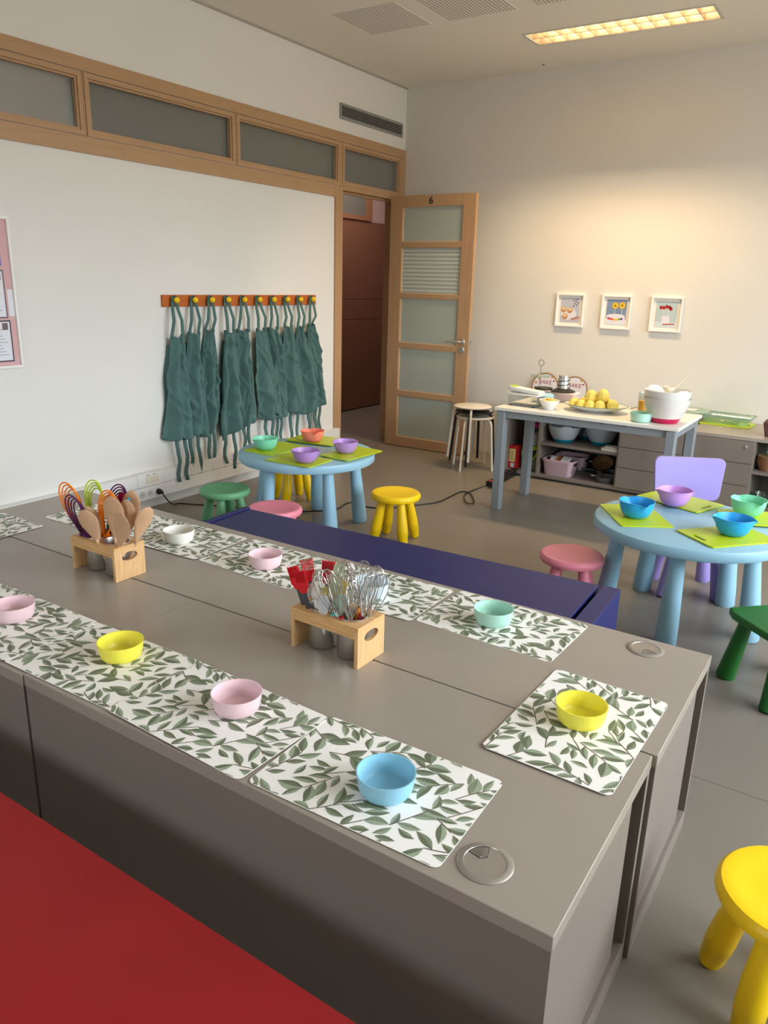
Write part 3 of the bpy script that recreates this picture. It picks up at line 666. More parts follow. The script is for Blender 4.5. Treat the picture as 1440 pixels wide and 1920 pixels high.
def spatula(lb, x, y, z, dx, dy, spin, c, nm, L=.15, w_=.03, hl=.05, cat='spatula', grp='spatulas in the utensil holders'):
    r = thing('spatula', lb, cat, group=grp)
    MB().box(-.005, -.003, 0, .005, .003, L-hl+.01).build('handle', plastic(nm+' handle', [min(255, v+14) for v in c], .4), r, bev=.0015)
    W = w_/2
    MB().prism([(-W*.6, L-hl), (W*.6, L-hl), (W, L-hl*.6), (W, L-.006), (W*.7, L), (-W*.6, L-.004), (-W, L-hl*.5)], -.003, .003, mx=Matrix.Rotation(PI/2, 4, 'X')).build('blade', plastic(nm, c, .4), r, bev=.0015)
    place(r, x, y, z, dx, dy, spin)
SZ = IH+.014
spatula('white narrow spatula among the red brushes', ux+.002, uy-.008, SZ, -.10, -.10, .3, (226, 224, 214), 'spatula white', .175)
spatula('pale grey spatula right of the red brushes', ux+.020, uy-.020, SZ, .12, -.20, .2, (206, 212, 216), 'spatula grey', .165, .032, .07)
spatula('tall sage green spatula behind the red brushes', ux+.006, uy+.018, SZ, .05, .14, .5, (186, 196, 160), 'spatula sage', .215, .036, .10)
spatula('yellow spatula beside the wire whisks', ux+.022, uy+.006, SZ, .20, .05, .3, (226, 200, 70), 'spatula yellow', .19, .022, .08)
spatula('mint green spatula leaning right beside the wire whisks', ux+.024, uy-.006, SZ, .34, -.06, .1, (176, 206, 190), 'spatula mint', .17, .034, .07)
spatula('white rounded spatula at the back of the middle holder', ux+.014, uy+.024, SZ, .12, .30, .1, (236, 234, 232), 'spatula white', .205, .024, .05)
spatula('ochre small spatula in the middle of the cup', ux+.006, uy-.004, SZ, .05, -.02, .1, (200, 176, 60), 'spatula ochre', .165, .02, .05)
# left holder: coloured whisks and wooden spoons
vx, vy = U1[0]-.049, U1[1]
def silicone_whisk(lb, x, y, dx, dy, spin, c, nm, L=.145, R=.040):
    r = thing('silicone_whisk', lb, 'whisk', group='coloured silicone whisks')
    MB().lathe([(0, 0), (.008, .002), (.009, .03), (.009, .075), (.010, .085)], 14).build('handle', m_white, r)
    g = MB(); g.prism([(-.012, .085), (.012, .085), (.016, .115), (-.016, .115)], -.006, .006, mx=Matrix.Rotation(PI/2, 4, 'X'))
    for k in range(4):
        pts = []; LL = L-.010*k; RR = R-.004*k
        for xx, z in drop(LL, RR, 28):
            sg = 1 if xx > 0 else -1
            pts.append((xx, (k-1.5)*.0042*(1+z/L), .100+z))
        g.tube(pts, .0025, 6, caps=False)
    g.build('silicone_loops', plastic(nm, c, .35), r); place(r, x, y, SZ, dx, dy, spin)
silicone_whisk('orange silicone whisk leaning far left', vx-.016, vy-.006, -.40, -.05, .35, (248, 134, 22), 'whisk silicone orange', .190, .044)
silicone_whisk('dark purple silicone whisk in front, leaning left', vx-.006, vy-.018, -.16, -.14, .3, (84, 28, 80), 'whisk silicone purple', .155, .038)
silicone_whisk('lime green silicone whisk behind the front purple one', vx-.004, vy+.004, -.12, .10, .5, (186, 212, 50), 'whisk silicone lime', .185, .042)
silicone_whisk('dark purple silicone whisk at the back right', vx+.012, vy+.016, .14, .22, .4, (84, 28, 80), 'whisk silicone purple', .180, .044)
silicone_whisk('orange silicone whisk upright above the wooden spoons', vx+.016, vy+.000, .20, .05, .4, (248, 134, 22), 'whisk silicone orange', .175, .042)
spatula('magenta spatula behind the orange whisk', vx+.010, vy+.024, SZ, .16, .24, .4, (206, 24, 92), 'spatula magenta', .250, .050, .07)
spatula('teal spatula behind the purple whisk', vx-.002, vy+.022, SZ, .00, .20, .3, (26, 116, 118), 'spatula teal', .22, .04, .07)
spatula('slim turquoise spatula at the right of the coloured whisks', vx+.026, vy+.010, SZ, .36, .16, 1.5, (36, 140, 158), 'spatula turquoise', .26, .016, .10)
def spoon(lb, x, y, dx, dy, spin, L=.175, w_=.036, bl=.085, dark=0):
    r = thing('wooden_spoon', lb, 'wooden spoon', group='wooden spoons in the left holder')
    MB().tube([(0, 0, 0), (0, 0, L-bl+.02)], .005, 8).build('handle', m_spoon, r)
    vs = []; n = 14; g = MB(); N = 20; rings = []
    for j in range(N+1):
        t = j/N; z = L-bl+bl*t; ww = .72*w_*math.sin(PI*min(1, t**1.75))**.58 if 0 < t < 1 else .001
        ww = max(ww, .0045*(1-t)+.0005); th = .0045*math.sqrt(max(.02, 1-abs(2*t-1)**3)); c_ = .006*math.sin(PI*t)
        rings.append([(ww*math.cos(2*PI*k/n), th*math.sin(2*PI*k/n)+c_-.008*(1-(math.cos(2*PI*k/n))**2)*0, z) for k in range(n)])
    vs = [v for q in rings for v in q]
    g.add(vs, [(j*n+k, j*n+(k+1) % n, (j+1)*n+(k+1) % n, (j+1)*n+k) for j in range(N) for k in range(n)]+[tuple(range(n)), tuple(range(N*n, (N+1)*n))])
    g.build('spoon_head', m_spoon if not dark else mat('darker wood spoon', (158, 112, 84), .6, noise=.1, nscale=9, stretch=(12, 12, 1.5)), r); place(r, x, y, SZ, dx, dy, spin)
sx_, sy_ = U1[0]+.049, U1[1]
spoon('pale wooden spoon at the front of the holder, leaning left', sx_-.006, sy_-.024, -.26, -.24, .35, 0.227, 0.049, 0.129)
spoon('wooden spoon leaning far left, behind the front pale one', sx_-.020, sy_-.010, -.42, -.10, .4, 0.227, 0.044, 0.129)
spoon('darker wooden spoon leaning left at the back', sx_-.010, sy_+.010, -.20, .10, .5, 0.252, 0.044, 0.154, 1)
spoon('large wooden spoon with a stained tip standing in the centre', sx_+.004, sy_-.006, .04, -.04, .25, 0.262, 0.057, 0.164)
spoon('wooden spoon behind the stained one', sx_-.002, sy_+.018, .04, .20, .3, 0.267, 0.049, 0.169)
spoon('wooden spoon leaning right at the front', sx_+.016, sy_-.018, .38, -.14, .1, 0.247, 0.052, 0.149)
spoon('slim wooden spoon leaning far right, seen edge on', sx_+.022, sy_+.010, .42, .16, 1.2, 0.252, 0.039, 0.154)
spoon('wooden spoon tucked between the centre and right spoons', sx_+.010, sy_+.002, .16, .06, .2, 0.252, 0.050, 0.154)
spoon('small wooden spoon peeking out behind the left spoons', sx_-.018, sy_+.016, -.36, .24, .3, 0.237, 0.039, 0.139)

# ================================================================== NAVY TABLE AND RED TABLE
nv = thing('low_table', 'low navy blue table pushed behind the island', 'table', (2.40, -4.02, 0), math.radians(2.6))
MB().box(-.86, -.29, .395, .868, .30, .42).build('tabletop', m_navy, nv, bev=.002)
MB().box(-.905, -.29, 0, -.872, .31, .425).build('side_panel', m_navy, nv, bev=.002)
MB().box(.885, -.29, 0, .95, .305, .42).build('side_panel', m_navy, nv, bev=.002)
MB().box(-.872, .25, .06, .885, .28, .395).build('back_panel', mat('navy dark', (26, 32, 82), .5), nv)
rd = thing('low_table', 'low red table in the foreground at the bottom left', 'table', (2.6, -6.015, 0))
MB().box(-1.35, -.30, .395, 1.25, .335, .42).build('tabletop', m_red, rd, bev=.002)
MB().box(-1.35, -.28, 0, -1.32, .30, .395).build('side_panel', m_red, rd); MB().box(1.20, -.28, 0, 1.23, .30, .395).build('side_panel', m_red, rd)

# ================================================================== CHILDREN'S FURNITURE
def round_table(x, y, a0, lb):
    r = thing('round_table', lb, 'table', (x, y, 0), 0, 'round light blue tables')
    MB().lathe([(0, .44), (.38, .44), (.405, .428), (.422, .430), (.427, .436), (.427, .468), (.423, .477), (.415, .480), (0, .480)], 96).build('tabletop', m_blue, r)
    for k in range(5):
        a = math.radians(a0+72*k); c_, s_ = math.cos(a), math.sin(a)
        MB().tube([(.345*c_, .345*s_, 0), (.344*c_, .344*s_, .008), (.335*c_, .335*s_, .10), (.30*c_, .30*s_, .45)], [.042, .047, .046, .031], 24).build('leg', m_blue, r)
    return r
round_table(1.066, -2.747, 45, 'round light blue table by the aprons with four lime boards')
round_table(3.385, -2.800, -84, 'round light blue table at the right edge, purple chair behind it')
STC = {'yellow': (247, 206, 6), 'pink': (238, 142, 160), 'green': (106, 168, 120), 'violet': (160, 146, 214), 'deep': (38, 118, 46)}
def stool(x, y, a, cn, lb):
    m = plastic('stool '+cn, STC[cn], .4); r = thing('round_stool', lb, 'stool', (x, y, 0), math.radians(a), 'round plastic stools')
    MB().lathe([(0, .262), (.10, .262), (.130, .258), (.146, .264), (.152, .276), (.150, .290), (.141, .300), (.125, .3015), (.10, .296), (.06, .293), (0, .292)], 64).build('seat', m, r)
    for k in range(4):
        q = PI/2*k; c_, s_ = math.cos(q), math.sin(q)
        prof = [(0, .014), (.003, .024), (.02, .029), (.055, .031), (.057, .0325), (.09, .0335), (.14, .032), (.20, .027), (.27, .023)]
        MB().tube([((.138-.055*z/.27)*c_, (.138-.055*z/.27)*s_, z) for z, _ in prof], [p for _, p in prof], 20).build('leg', m, r)
    return r
stool(1.685, -2.668, 55, 'yellow', 'yellow plastic stool alone in the middle of the floor')
stool(4.065, -4.835, 75, 'yellow', 'large looking yellow plastic stool cut by the bottom right corner')
stool(.625, -2.365, 20, 'yellow', 'yellow plastic stool behind the round table, under the aprons')
stool(.827, -3.24, 30, 'green', 'soft green plastic stool left of the round table')
stool(1.325, -3.352, 55, 'pink', 'pink plastic stool behind the left end of the navy table')
stool(2.936, -3.068, 60, 'pink', 'pink plastic stool left of the right hand round table')
def kid_chair(x, y, a, cn, lb, wback=.37):
    m = plastic('chair '+cn, STC[cn], .4); r = thing('child_chair', lb, 'chair', (x, y, 0), math.radians(a), 'plastic children chairs')
    # local -y is the front, +y carries the backrest
    MB().prism([(-.155, -.15), (.155, -.15), (.175, -.10), (.165, .14), (.14, .165), (-.14, .165), (-.165, .14), (-.175, -.10)], .275, .305).build('seat', m, r, bev=.006, seg=3)
    for sx in (-1, 1):
        for sy in (-1, 1): MB().tube([(sx*.135, sy*.135, 0), (sx*.134, sy*.134, .006), (sx*.10, sy*.10, .28)], [.034, .038, .025], 20).build('leg', m, r)
    bp = rrect(wback, .225, .035, 6)
    bp = [(x_*(1-.10*(.5-z_/.225)), z_) for x_, z_ in bp]
    g = MB(); n = len(bp)
    def cv(x_, z_, d): return (x_, .165+.02*z_/.2+.0-.25*x_*x_*1.2+d+.03, .55+z_)
    g.add([cv(x_, z_, 0) for x_, z_ in bp]+[cv(x_, z_, .022) for x_, z_ in bp]+[cv(0, 0, 0), cv(0, 0, .022)], [(i, n+i, n+(i+1) % n, (i+1) % n) for i in range(n)]+[(2*n, i, (i+1) % n) for i in range(n)]+[(2*n+1, n+(i+1) % n, n+i) for i in range(n)])
    g.build('backrest', m, r, bev=.004, ang=55)
    MB().box(-.024, .155, .285, .024, .190, .455).build('back_post', m, r, bev=.006)
    return r
kid_chair(3.335, -2.40, 27, 'violet', 'lavender plastic child chair behind the right hand round table')
kid_chair(3.89, -3.30, -135, 'deep', 'dark green plastic child chair at the right edge of the view')

# lime boards and mixing bowls
def board(x, y, z, a, lb, ww=.35, hh=.24, slot=-1):
    r = MB(); o = rrect(ww, hh, .012, 4); sl = [(slot*(ww/2-.028)+p*1.0, q) for p, q in rrect(.018, .085, .0088, 4)]
    # board with a slot: bridge strips between outline and slot
    n = len(o)
    for zz in (0, .006):
        vs = [(p, q, zz) for p, q in o]+[(p, q, zz) for p, q in sl]; r.add(vs, [(k, (k+1) % n, n+(k+1) % n, n+k) for k in range(n)])
    for ring_ in (o, sl):
        vs = [(p, q, 0) for p, q in ring_]+[(p, q, .006) for p, q in ring_]; r.add(vs, [(k, (k+1) % n, n+(k+1) % n, n+k) for k in range(n)])
    ob = r.build('cutting_board', m_lime, loc=(x, y, z), rz=math.radians(a)); tag(ob, lb, 'cutting board', 'lime green cutting boards'); return ob
def spout_bowl(x, y, z, a, c, nm, lb, R=.077, h=.074):
    g = MB(); n = 72; prof = [(0, 0), (.48, 0), (.55, .02), (.72, .14), (.85, .34), (.93, .58), (.975, .84), (.985, .93), (1.02, .955), (1.03, .98), (1.02, 1.0), (.985, 1.0), (.95, .88), (.905, .58), (.82, .35), (.69, .16), (.52, .06), (0, .05)]
    vs = []
    for (rr, zz) in prof:
        for k in range(n):
            q = 2*PI*k/n; sp_ = math.exp(-((q-PI)/.20)**2)+math.exp(-((min(q, 2*PI-q))/.20)**2)
            e = max(0, (zz-.6)/.4)*(1 if rr > .5 else 0); r_ = R*rr*(1+.16*sp_*e)
            dip = -.0*sp_ ; nt_ = math.exp(-((q-PI/2)/.22)**4)*0
            z_ = h*zz-.009*sp_*e+.002*e*math.cos(2*q)*0
            vs.append((r_*math.cos(q), r_*math.sin(q), z_))
    P = len(prof); g.add(vs, [(i*n+k, i*n+(k+1) % n, (i+1)*n+(k+1) % n, (i+1)*n+k) for i in range(P-1) for k in range(n)])
    o = g.build('mixing_bowl', plastic(nm, c, .35), loc=(x, y, z), rz=math.radians(a)); tag(o, lb, 'bowl', 'small mixing bowls with two spouts'); return o
TZ = .4805
board(.885, -2.835, TZ, 88, 'lime cutting board under the mint bowl, on the table by the aprons')
board(1.205, -2.995, TZ+.002, 3, 'lime cutting board at the front of the table by the aprons', .33, .24, 1)
board(1.352, -2.665, TZ+.0075, 88, 'lime cutting board under the right lilac bowl, table by the aprons', .36, .22)
board(.935, -2.475, TZ+.0065, 8, 'lime cutting board under the coral bowl, table by the aprons')
spout_bowl(.863, -2.906, TZ+.0065, 65, (128, 214, 178), 'spout mint', 'mint green spouted bowl on the table by the aprons')
spout_bowl(1.279, -3.027, TZ+.0085, 28, (184, 142, 212), 'spout lilac', 'lilac spouted bowl nearest the front of the table by the aprons')
spout_bowl(.951, -2.548, TZ+.013, -40, (248, 138, 112), 'spout coral', 'coral orange spouted bowl at the back of the table by the aprons')
spout_bowl(1.320, -2.687, TZ+.014, 70, (184, 142, 212), 'spout lilac', 'lilac spouted bowl at the right of the table by the aprons')
board(3.155, -2.870, TZ, -56, 'lime cutting board at the left of the right hand round table')
board(3.265, -2.470, TZ+.002, -20, 'lime cutting board on the right hand table, in front of the purple chair', slot=1)
board(3.575, -2.935, TZ+.0015, 50, 'lime cutting board nearest the camera on the right hand table')
board(3.66, -2.57, TZ+.0075, 25, 'lime cutting board under the mint bowl at the right edge')
spout_bowl(3.165, -2.905, TZ+.0065, -50, (40, 162, 226), 'spout blue', 'bright blue spouted bowl at the left of the right hand table', .08, .08)
spout_bowl(3.262, -2.584, TZ+.0085, 18, (196, 146, 216), 'spout violet', 'lilac spouted bowl in front of the purple chair', .08, .08)
spout_bowl(3.589, -2.911, TZ+.0080, 10, (40, 162, 226), 'spout blue', 'bright blue spouted bowl nearest the camera on the right hand table', .08, .08)
spout_bowl(3.594, -2.560, TZ+.0140, 130, (120, 214, 178), 'spout mint', 'mint green spouted bowl at the right edge of the view', .08, .08)

# ================================================================== STOOL STACK
def metal_stool(x, y, z, a, m, lb):
    r = thing('metal_stool', lb, 'stool', (x, y, z), math.radians(a), 'stacked round metal stools')
    g = MB().lathe([(0, .435), (.150, .435), (.158, .440), (.158, .446), (.150, .450), (0, .450)], 48)
    g.build('seat', m, r)
    d = MB()
    for k in range(8): d.lathe([(.009, .4502), (.009, .4506)], 12, o=(.095*math.cos(k*PI/4), .095*math.sin(k*PI/4), 0))
    d.build('seat_hole', mat('stool hole', (196, 192, 184), .6) if m is m_cream else m_dark, r)
    for k in range(4):
        c_, s_ = math.cos(k*PI/2), math.sin(k*PI/2)
        MB().tube([(q*c_, q*s_, zz) for q, zz in ((.195, 0), (.165, .33), (.160, .385), (.150, .412), (.130, .427), (.08, .432))], .0105, 10).build('leg', m, r)
m_cream = mat('cream painted metal', (226, 220, 206), .4)
metal_stool(1.195, -.660, 0, -5, m_cream, 'cream metal stool at the bottom of the stack by the door')
metal_stool(1.185, -.660, .045, 12, m_black, 'black metal stool in the middle of the stack by the door')
metal_stool(1.170, -.665, .085, 22, m_cream, 'cream metal stool on top of the stack by the door')
bgp = MB().prism(rrect(.26, .13, .03), 0, .42); bgo = bgp.build('tote_bag', mat('dark purple fabric', (58, 44, 74), .85), loc=(1.37, -.20, 0), bev=.01); tag(bgo, 'dark purple bag standing on the floor beside the grey shelf unit', 'bag')
MB().tube([(-.06, 0, .42), (-.055, 0, .50), (0, 0, .54), (.055, 0, .50), (.06, 0, .42)], .006, 8).build('handle', m_black, bgo)

# ================================================================== WHITE TABLE
TT = .72
wt = thing('work_table', 'white topped work table with grey steel legs against the back', 'table', (2.455, -1.38, 0))
MB().box(-.605, -.325, TT-.020, .60, .335, TT).build('tabletop', mat('white table laminate', (238, 233, 222), .35), wt, bev=.0015)
for sx in (-1, 1):
    for y0, y1 in ((-.32, -.25), (.17, .24)) if sx < 0 else ((-.32, -.25), (.245, .315)):
        x0 = -.585 if sx < 0 else .53
        MB().box(x0, y0, 0, x0+.055, y1, TT-.024).build('leg', m_greymetal, wt, bev=.003)
    MB().box(-.58 if sx < 0 else .535, -.25, TT-.072, -.535 if sx < 0 else .58, .17 if sx < 0 else .245, TT-.024).build('end_rail', m_greymetal, wt, bev=.002)
MB().box(-.53, -.300, TT-.070, .53, -.265, TT-.022).build('front_rail', m_greymetal, wt, bev=.002)
MB().box(-.53, .20, TT-.070, .53, .23, TT-.022).build('back_rail', m_greymetal, wt, bev=.002)
g = MB()
for x in (-.27, -.13, .13, .27):
    for q in (-.007, .007): g.box(x+q-.002, -.3008, TT-.034, x+q+.002, -.3, TT-.024)
g.build('rail_slot', m_dark, wt)

# ================================================================== BACK SHELF UNITS
CY, CZ = -.68, .545
def carcass(W, divs, shelves, Z=CZ, D=.66):
    g = MB(); t = .02
    g.box(0, 0, .02, W, D, .045).box(0, D-.01, .045, W, D, Z-.025)
    for x in [0]+divs+[W-t]: g.box(x, 0, .045, x+t, D-.01, Z-.025)
    for (x0, x1, z) in shelves: g.box(x0, .01, z, x1, D-.01, z+.022)
    g.box(.03, .05, 0, W-.03, D-.03, .02)
    return g
c1 = thing('shelf_unit', 'low grey shelf unit with three drawers behind the white table', 'shelf unit', (1.49, CY, 0), group='grey shelf units along the back wall')
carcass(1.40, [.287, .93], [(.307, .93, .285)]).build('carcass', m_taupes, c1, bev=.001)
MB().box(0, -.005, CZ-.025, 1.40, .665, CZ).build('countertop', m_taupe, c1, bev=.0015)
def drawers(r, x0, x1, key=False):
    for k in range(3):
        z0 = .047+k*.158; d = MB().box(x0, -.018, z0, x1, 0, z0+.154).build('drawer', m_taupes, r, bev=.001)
        if key and k == 2: MB().lathe([(.011, 0), (.011, .005), (.004, .006), (.004, .012), (0, .012)], 16, mx=Matrix.Translation((x1-.05, -.018, z0+.115)) @ Matrix.Rotation(PI/2, 4, 'X')).build('lock', m_steel, d)
drawers(c1, .945, 1.395)
c2 = thing('shelf_unit', 'low grey shelf unit with a locked drawer at the right of the back wall', 'shelf unit', (2.915, CY, 0), group='grey shelf units along the back wall')
carcass(1.40, [.43], [(.45, 1.38, .290)]).build('carcass', m_taupes, c2, bev=.001)
MB().box(0, -.005, CZ-.025, 1.40, .665, CZ).build('countertop', m_taupe, c2, bev=.0015)
drawers(c2, .003, .443, True)

# contents of the shelves
FZ = .0455
def big_bowl(x, y, z, R, h, base, bn, body, body_n, lb, op=.0, nest=False):
    r = thing('large_mixing_bowl', lb, 'mixing bowl', (x, y, z), .5, 'large frosted mixing bowls')
    mb_ = mat(body_n, body, .4, trans=.15)
    MB().lathe([(0, 0), (.50*R, 0), (.56*R, .02*h), (.68*R, .20*h), (0, .20*h)], 48).build('base', plastic(bn, base, .45), r)
    g = MB(); n = 72; vs = []
    prof = [(.68, .20), (.80, .37), (.91, .60), (.97, .82), (1.0, 1.0), (.985, 1.0), (.955, .82), (.89, .60), (.78, .38), (.66, .22), (0, .21)]
    for rr, zz in prof:
        for k in range(n):
            q = 2*PI*k/n; e = max(0, (zz-.7)/.3); hnd = math.exp(-((q-PI*.5)/.30)**6)+math.exp(-((q-PI*1.5)/.30)**6)
            vs.append((R*rr*math.cos(q)*(1+.02*hnd*e), R*rr*math.sin(q)*(1+.05*hnd*e), h*zz-.10*h*e*(1-hnd)*.8))
    P = len(prof); g.add(vs, [(i*n+k, i*n+(k+1) % n, (i+1)*n+(k+1) % n, (i+1)*n+k) for i in range(P-1) for k in range(n)])
    g.build('bowl_body', mb_, r); return r
big_bowl(1.935, -.53, .3075, .13, .145, (0, 134, 160), 'base teal', (182, 192, 200), 'frosted plastic blue', 'frosted mixing bowl with teal base on the shelf, left of its twin')
big_bowl(2.02, -.25, .3075, .125, .150, (0, 134, 160), 'base teal', (182, 192, 200), 'frosted plastic blue', 'frosted mixing bowl at the back of the shelf behind its twins')
big_bowl(2.215, -.44, .3075, .13, .150, (0, 134, 160), 'base teal', (182, 192, 200), 'frosted plastic blue', 'frosted mixing bowl with teal base on the shelf, right of its twin')
def basket(x, y, lb, a=0):
    r = thing('storage_basket', lb, 'basket', (x, y, FZ), a, 'pink plastic baskets'); m = plastic('dusty pink plastic', (196, 168, 176), .5)
    g = MB(); o0 = rrect(.215, .15, .03, 4); o1 = rrect(.25, .18, .035, 4); n = len(o0)
    lv = [(o0, 0), (o1, .115), ([(p*1.05, q*1.06) for p, q in o1], .115), ([(p*1.05, q*1.06) for p, q in o1], .130), (o1, .130), ([(p*.97, q*.96) for p, q in o1], .13), ([(p*.97, q*.97) for p, q in o0], .006)]
    g.add([(p, q, zz) for ring_, zz in lv for p, q in ring_], [(i*n+k, i*n+(k+1) % n, (i+1)*n+(k+1) % n, (i+1)*n+k) for i in range(len(lv)-1) for k in range(n)]+[tuple(range(n)), tuple(range((len(lv)-1)*n, len(lv)*n))])
    g.build('basket_body', m, r)
    d = MB()
    for i in range(22):
        for j in range(10):
            zz = .012+j*.0095; ww = .5*(.16+.03*zz/.12); x_ = -.085+i*.0081+(.004 if j % 2 else 0); yy = -.075-.015*zz/.115-.0006
            d.prism([(x_+.0022*math.cos(q*PI/3), zz+.0022*math.sin(q*PI/3)) for q in range(6)], -yy, -yy+.0004, mx=Matrix.Rotation(PI/2, 4, 'X') )
    d.build('perforation', plastic('dusty pink hole', (160, 132, 142), .6), r)
    MB().box(.122, -.028, .086, .1315, .028, .106).build('handle_slot', m_dark, r)
    return r
b1 = basket(1.945, -.575, 'dusty pink perforated basket with packets at the front of the lower shelf')
basket(1.965, -.36, 'dusty pink perforated basket behind the other one on the lower shelf')
for k, (x, y, a, c, lb) in enumerate(((1.90, -.59, .3, (232, 226, 220), 'white packet lying in the pink basket'), (1.95, -.575, -.2, (196, 110, 70), 'orange brown packet lying in the pink basket'), (1.995, -.59, .1, (226, 220, 214), 'white packet at the right in the pink basket'))):
    o = MB().box(-.035, -.045, 0, .035, .045, .012).build('food_packet', mat('packet %d' % k, c, .5), loc=(x, y, FZ+.118+.003*k), rz=a, bev=.003); o.rotation_euler = (.25, .1, a); tag(o, lb, 'packet')
# red carton, canisters
rc = thing('carton', 'red food carton with a pale label on the bottom shelf', 'box', (1.548, -.59, FZ), -.1)
MB().box(-.035, -.04, 0, .035, .05, .19).build('box', plastic('carton red', (190, 40, 38), .5), rc, bev=.001)
g = MB().box(-.028, -.0408, .055, .028, -.04, .165, 0).box(-.012, -.0410, .01, .022, -.04, .045, 1)
for k in range(6): g.box(-.018, -.0412, .075+k*.013, .016-.004*(k % 3), -.0408, .079+k*.013, 2)
g.build('label', [mat('label cream', (226, 210, 140), .6), mat('label white', (226, 222, 222), .6), mat('label print', (170, 90, 70), .6)], rc)
def canister(x, y, z, R, h, c, nm, fill, fc, lb):
    r = thing('canister', lb, 'canister', (x, y, z)); MB().lathe([(0, 0), (R, 0), (R, h-.03), (R-.002, h-.03), (R-.002, .002), (0, .002)], 32).build('jar', m_cup, r)
    MB().lathe([(0, .004), (R-.004, .004), (R-.004, fill), (0, fill)], 32).build('contents', mat(nm+' fill', fc, .8), r)
    MB().lathe([(R+.004, h-.032), (R+.006, h-.03), (R+.006, h-.012), (R-.004, h-.004), (R-.004, h), (0, h)], 32).build('lid', plastic(nm, c, .4), r)
    return r
k1 = canister(1.682, -.56, FZ, .062, .205, (160, 208, 40), 'lid lime', .10, (206, 198, 176), 'clear canister with lime green lid and handle on the bottom shelf')
MB().tube([(-.066*math.cos(q*PI/10)*1.0, -.03-.045*math.sin(q*PI/10), .165-.085*math.sin(q*PI/10)) for q in range(11)], .006, 8).build('handle', plastic('lid lime', (160, 208, 40), .4), k1)
canister(1.682, -.56, FZ+.206, .060, .19, (186, 60, 140), 'lid magenta', .10, (222, 216, 206), 'clear canister with magenta lid on top of the lime lidded one')
canister(1.690, -.41, FZ, .055, .27, (186, 60, 140), 'lid magenta', .16, (216, 208, 196), 'clear canister with magenta lid right of the stacked canisters')
# pans, bowls, scale
def pan(x, y, z, a, R, c, nm, lb, tilt=0):
    r = thing('frying_pan', lb, 'frying pan', (x, y, z), group='pans on the lower shelf'); r.rotation_euler = (tilt, 0, a)
    MB().lathe([(0, 0), (R*.78, 0), (R*.96, .03), (R, .045), (R-.004, .045), (R*.94, .03), (R*.75, .004), (0, .004)], 40).build('pan_body', mat(nm, c, .45), r)
    MB().tube([(-R+.005, 0, .036), (-R-.03, 0, .042)], .008, 8).build('handle_bracket', m_steel, r)
    MB().tube([(-R-.028, 0, .042), (-R-.08, 0, .056), (-R-.15, 0, .062)], [.008, .011, .009], 10).build('handle', m_black, r)
pan(2.325, -.575, FZ, .25, .085, (92, 92, 92), 'grey stone coating', 'grey frying pan at the front of the lower shelf')
pan(2.31, -.40, FZ, .55, .085, (60, 60, 60), 'dark coating', 'dark frying pan behind the grey one')
pan(2.20, -.27, FZ+.05, .2, .085, (150, 116, 76), 'copper brown coating', 'brown pan leaning on the pans at the back', .5)
for k in range(4): 
    o = MB().lathe([(0, 0), (.03, 0), (.05, .02), (.058, .05), (.055, .05), (.046, .02), (0, .006)], 32).build('stacked_bowl', mat('pale grey glass', (150, 150, 150), .4), loc=(2.36, -.24, FZ+.04*k+.001)); tag(o, 'grey bowl in the stack on the lower shelf, '+['bottom', 'second', 'third', 'top'][k]+' one', 'bowl', 'stacked grey bowls')
sc = MB().prism(rrect(.15, .12, .02), 0, .02).prism(rrect(.11, .09, .02), .02, .032); tag(sc.build('kitchen_scale', mat('scale cream', (206, 200, 190), .4), loc=(2.36, -.61, .3075), bev=.002), 'cream flat kitchen scale at the right end of the shelf', 'kitchen scale')
# right unit: glass jar, brown bowls, glass dishes
for k in range(7):
    o = MB().lathe([(0, 0), (.06, 0), (.082, .055), (.086, .055), (.086, .058), (.080, .058), (.058, .004), (0, .004)], 40).build('paper_bowl', mat('brown kraft paper', (164, 118, 84), .7), loc=(3.458, -.57, .3125+.0075*k)); tag(o, 'brown kraft paper bowl in the nested stack, number %s from below' % ['one', 'two', 'three', 'four', 'five', 'six', 'seven'][k], 'paper bowl', 'nested kraft paper bowls')
jr = MB().lathe([(0, 0), (.05, 0), (.055, .01), (.055, .075), (.05, .09), (.053, .10), (.050, .10), (.047, .09), (.052, .075), (.052, .012), (0, .004)], 32); tag(jr.build('glass_jar', m_glass, loc=(3.458, -.57, .417)), 'clear glass jar standing on the kraft paper bowls', 'jar')
for k in range(5):
    o = MB().lathe([(0, 0), (.05, 0), (.07, .03), (.072, .05), (.069, .05), (.048, .004), (0, .004)], 32).build('glass_dish', m_glass, loc=(3.44, -.58, FZ+.014*k)); tag(o, 'clear glass dish nested on the bottom right shelf, %s of five' % ['lowest', 'second', 'middle', 'fourth', 'uppermost'][k], 'dish', 'nested glass dishes')

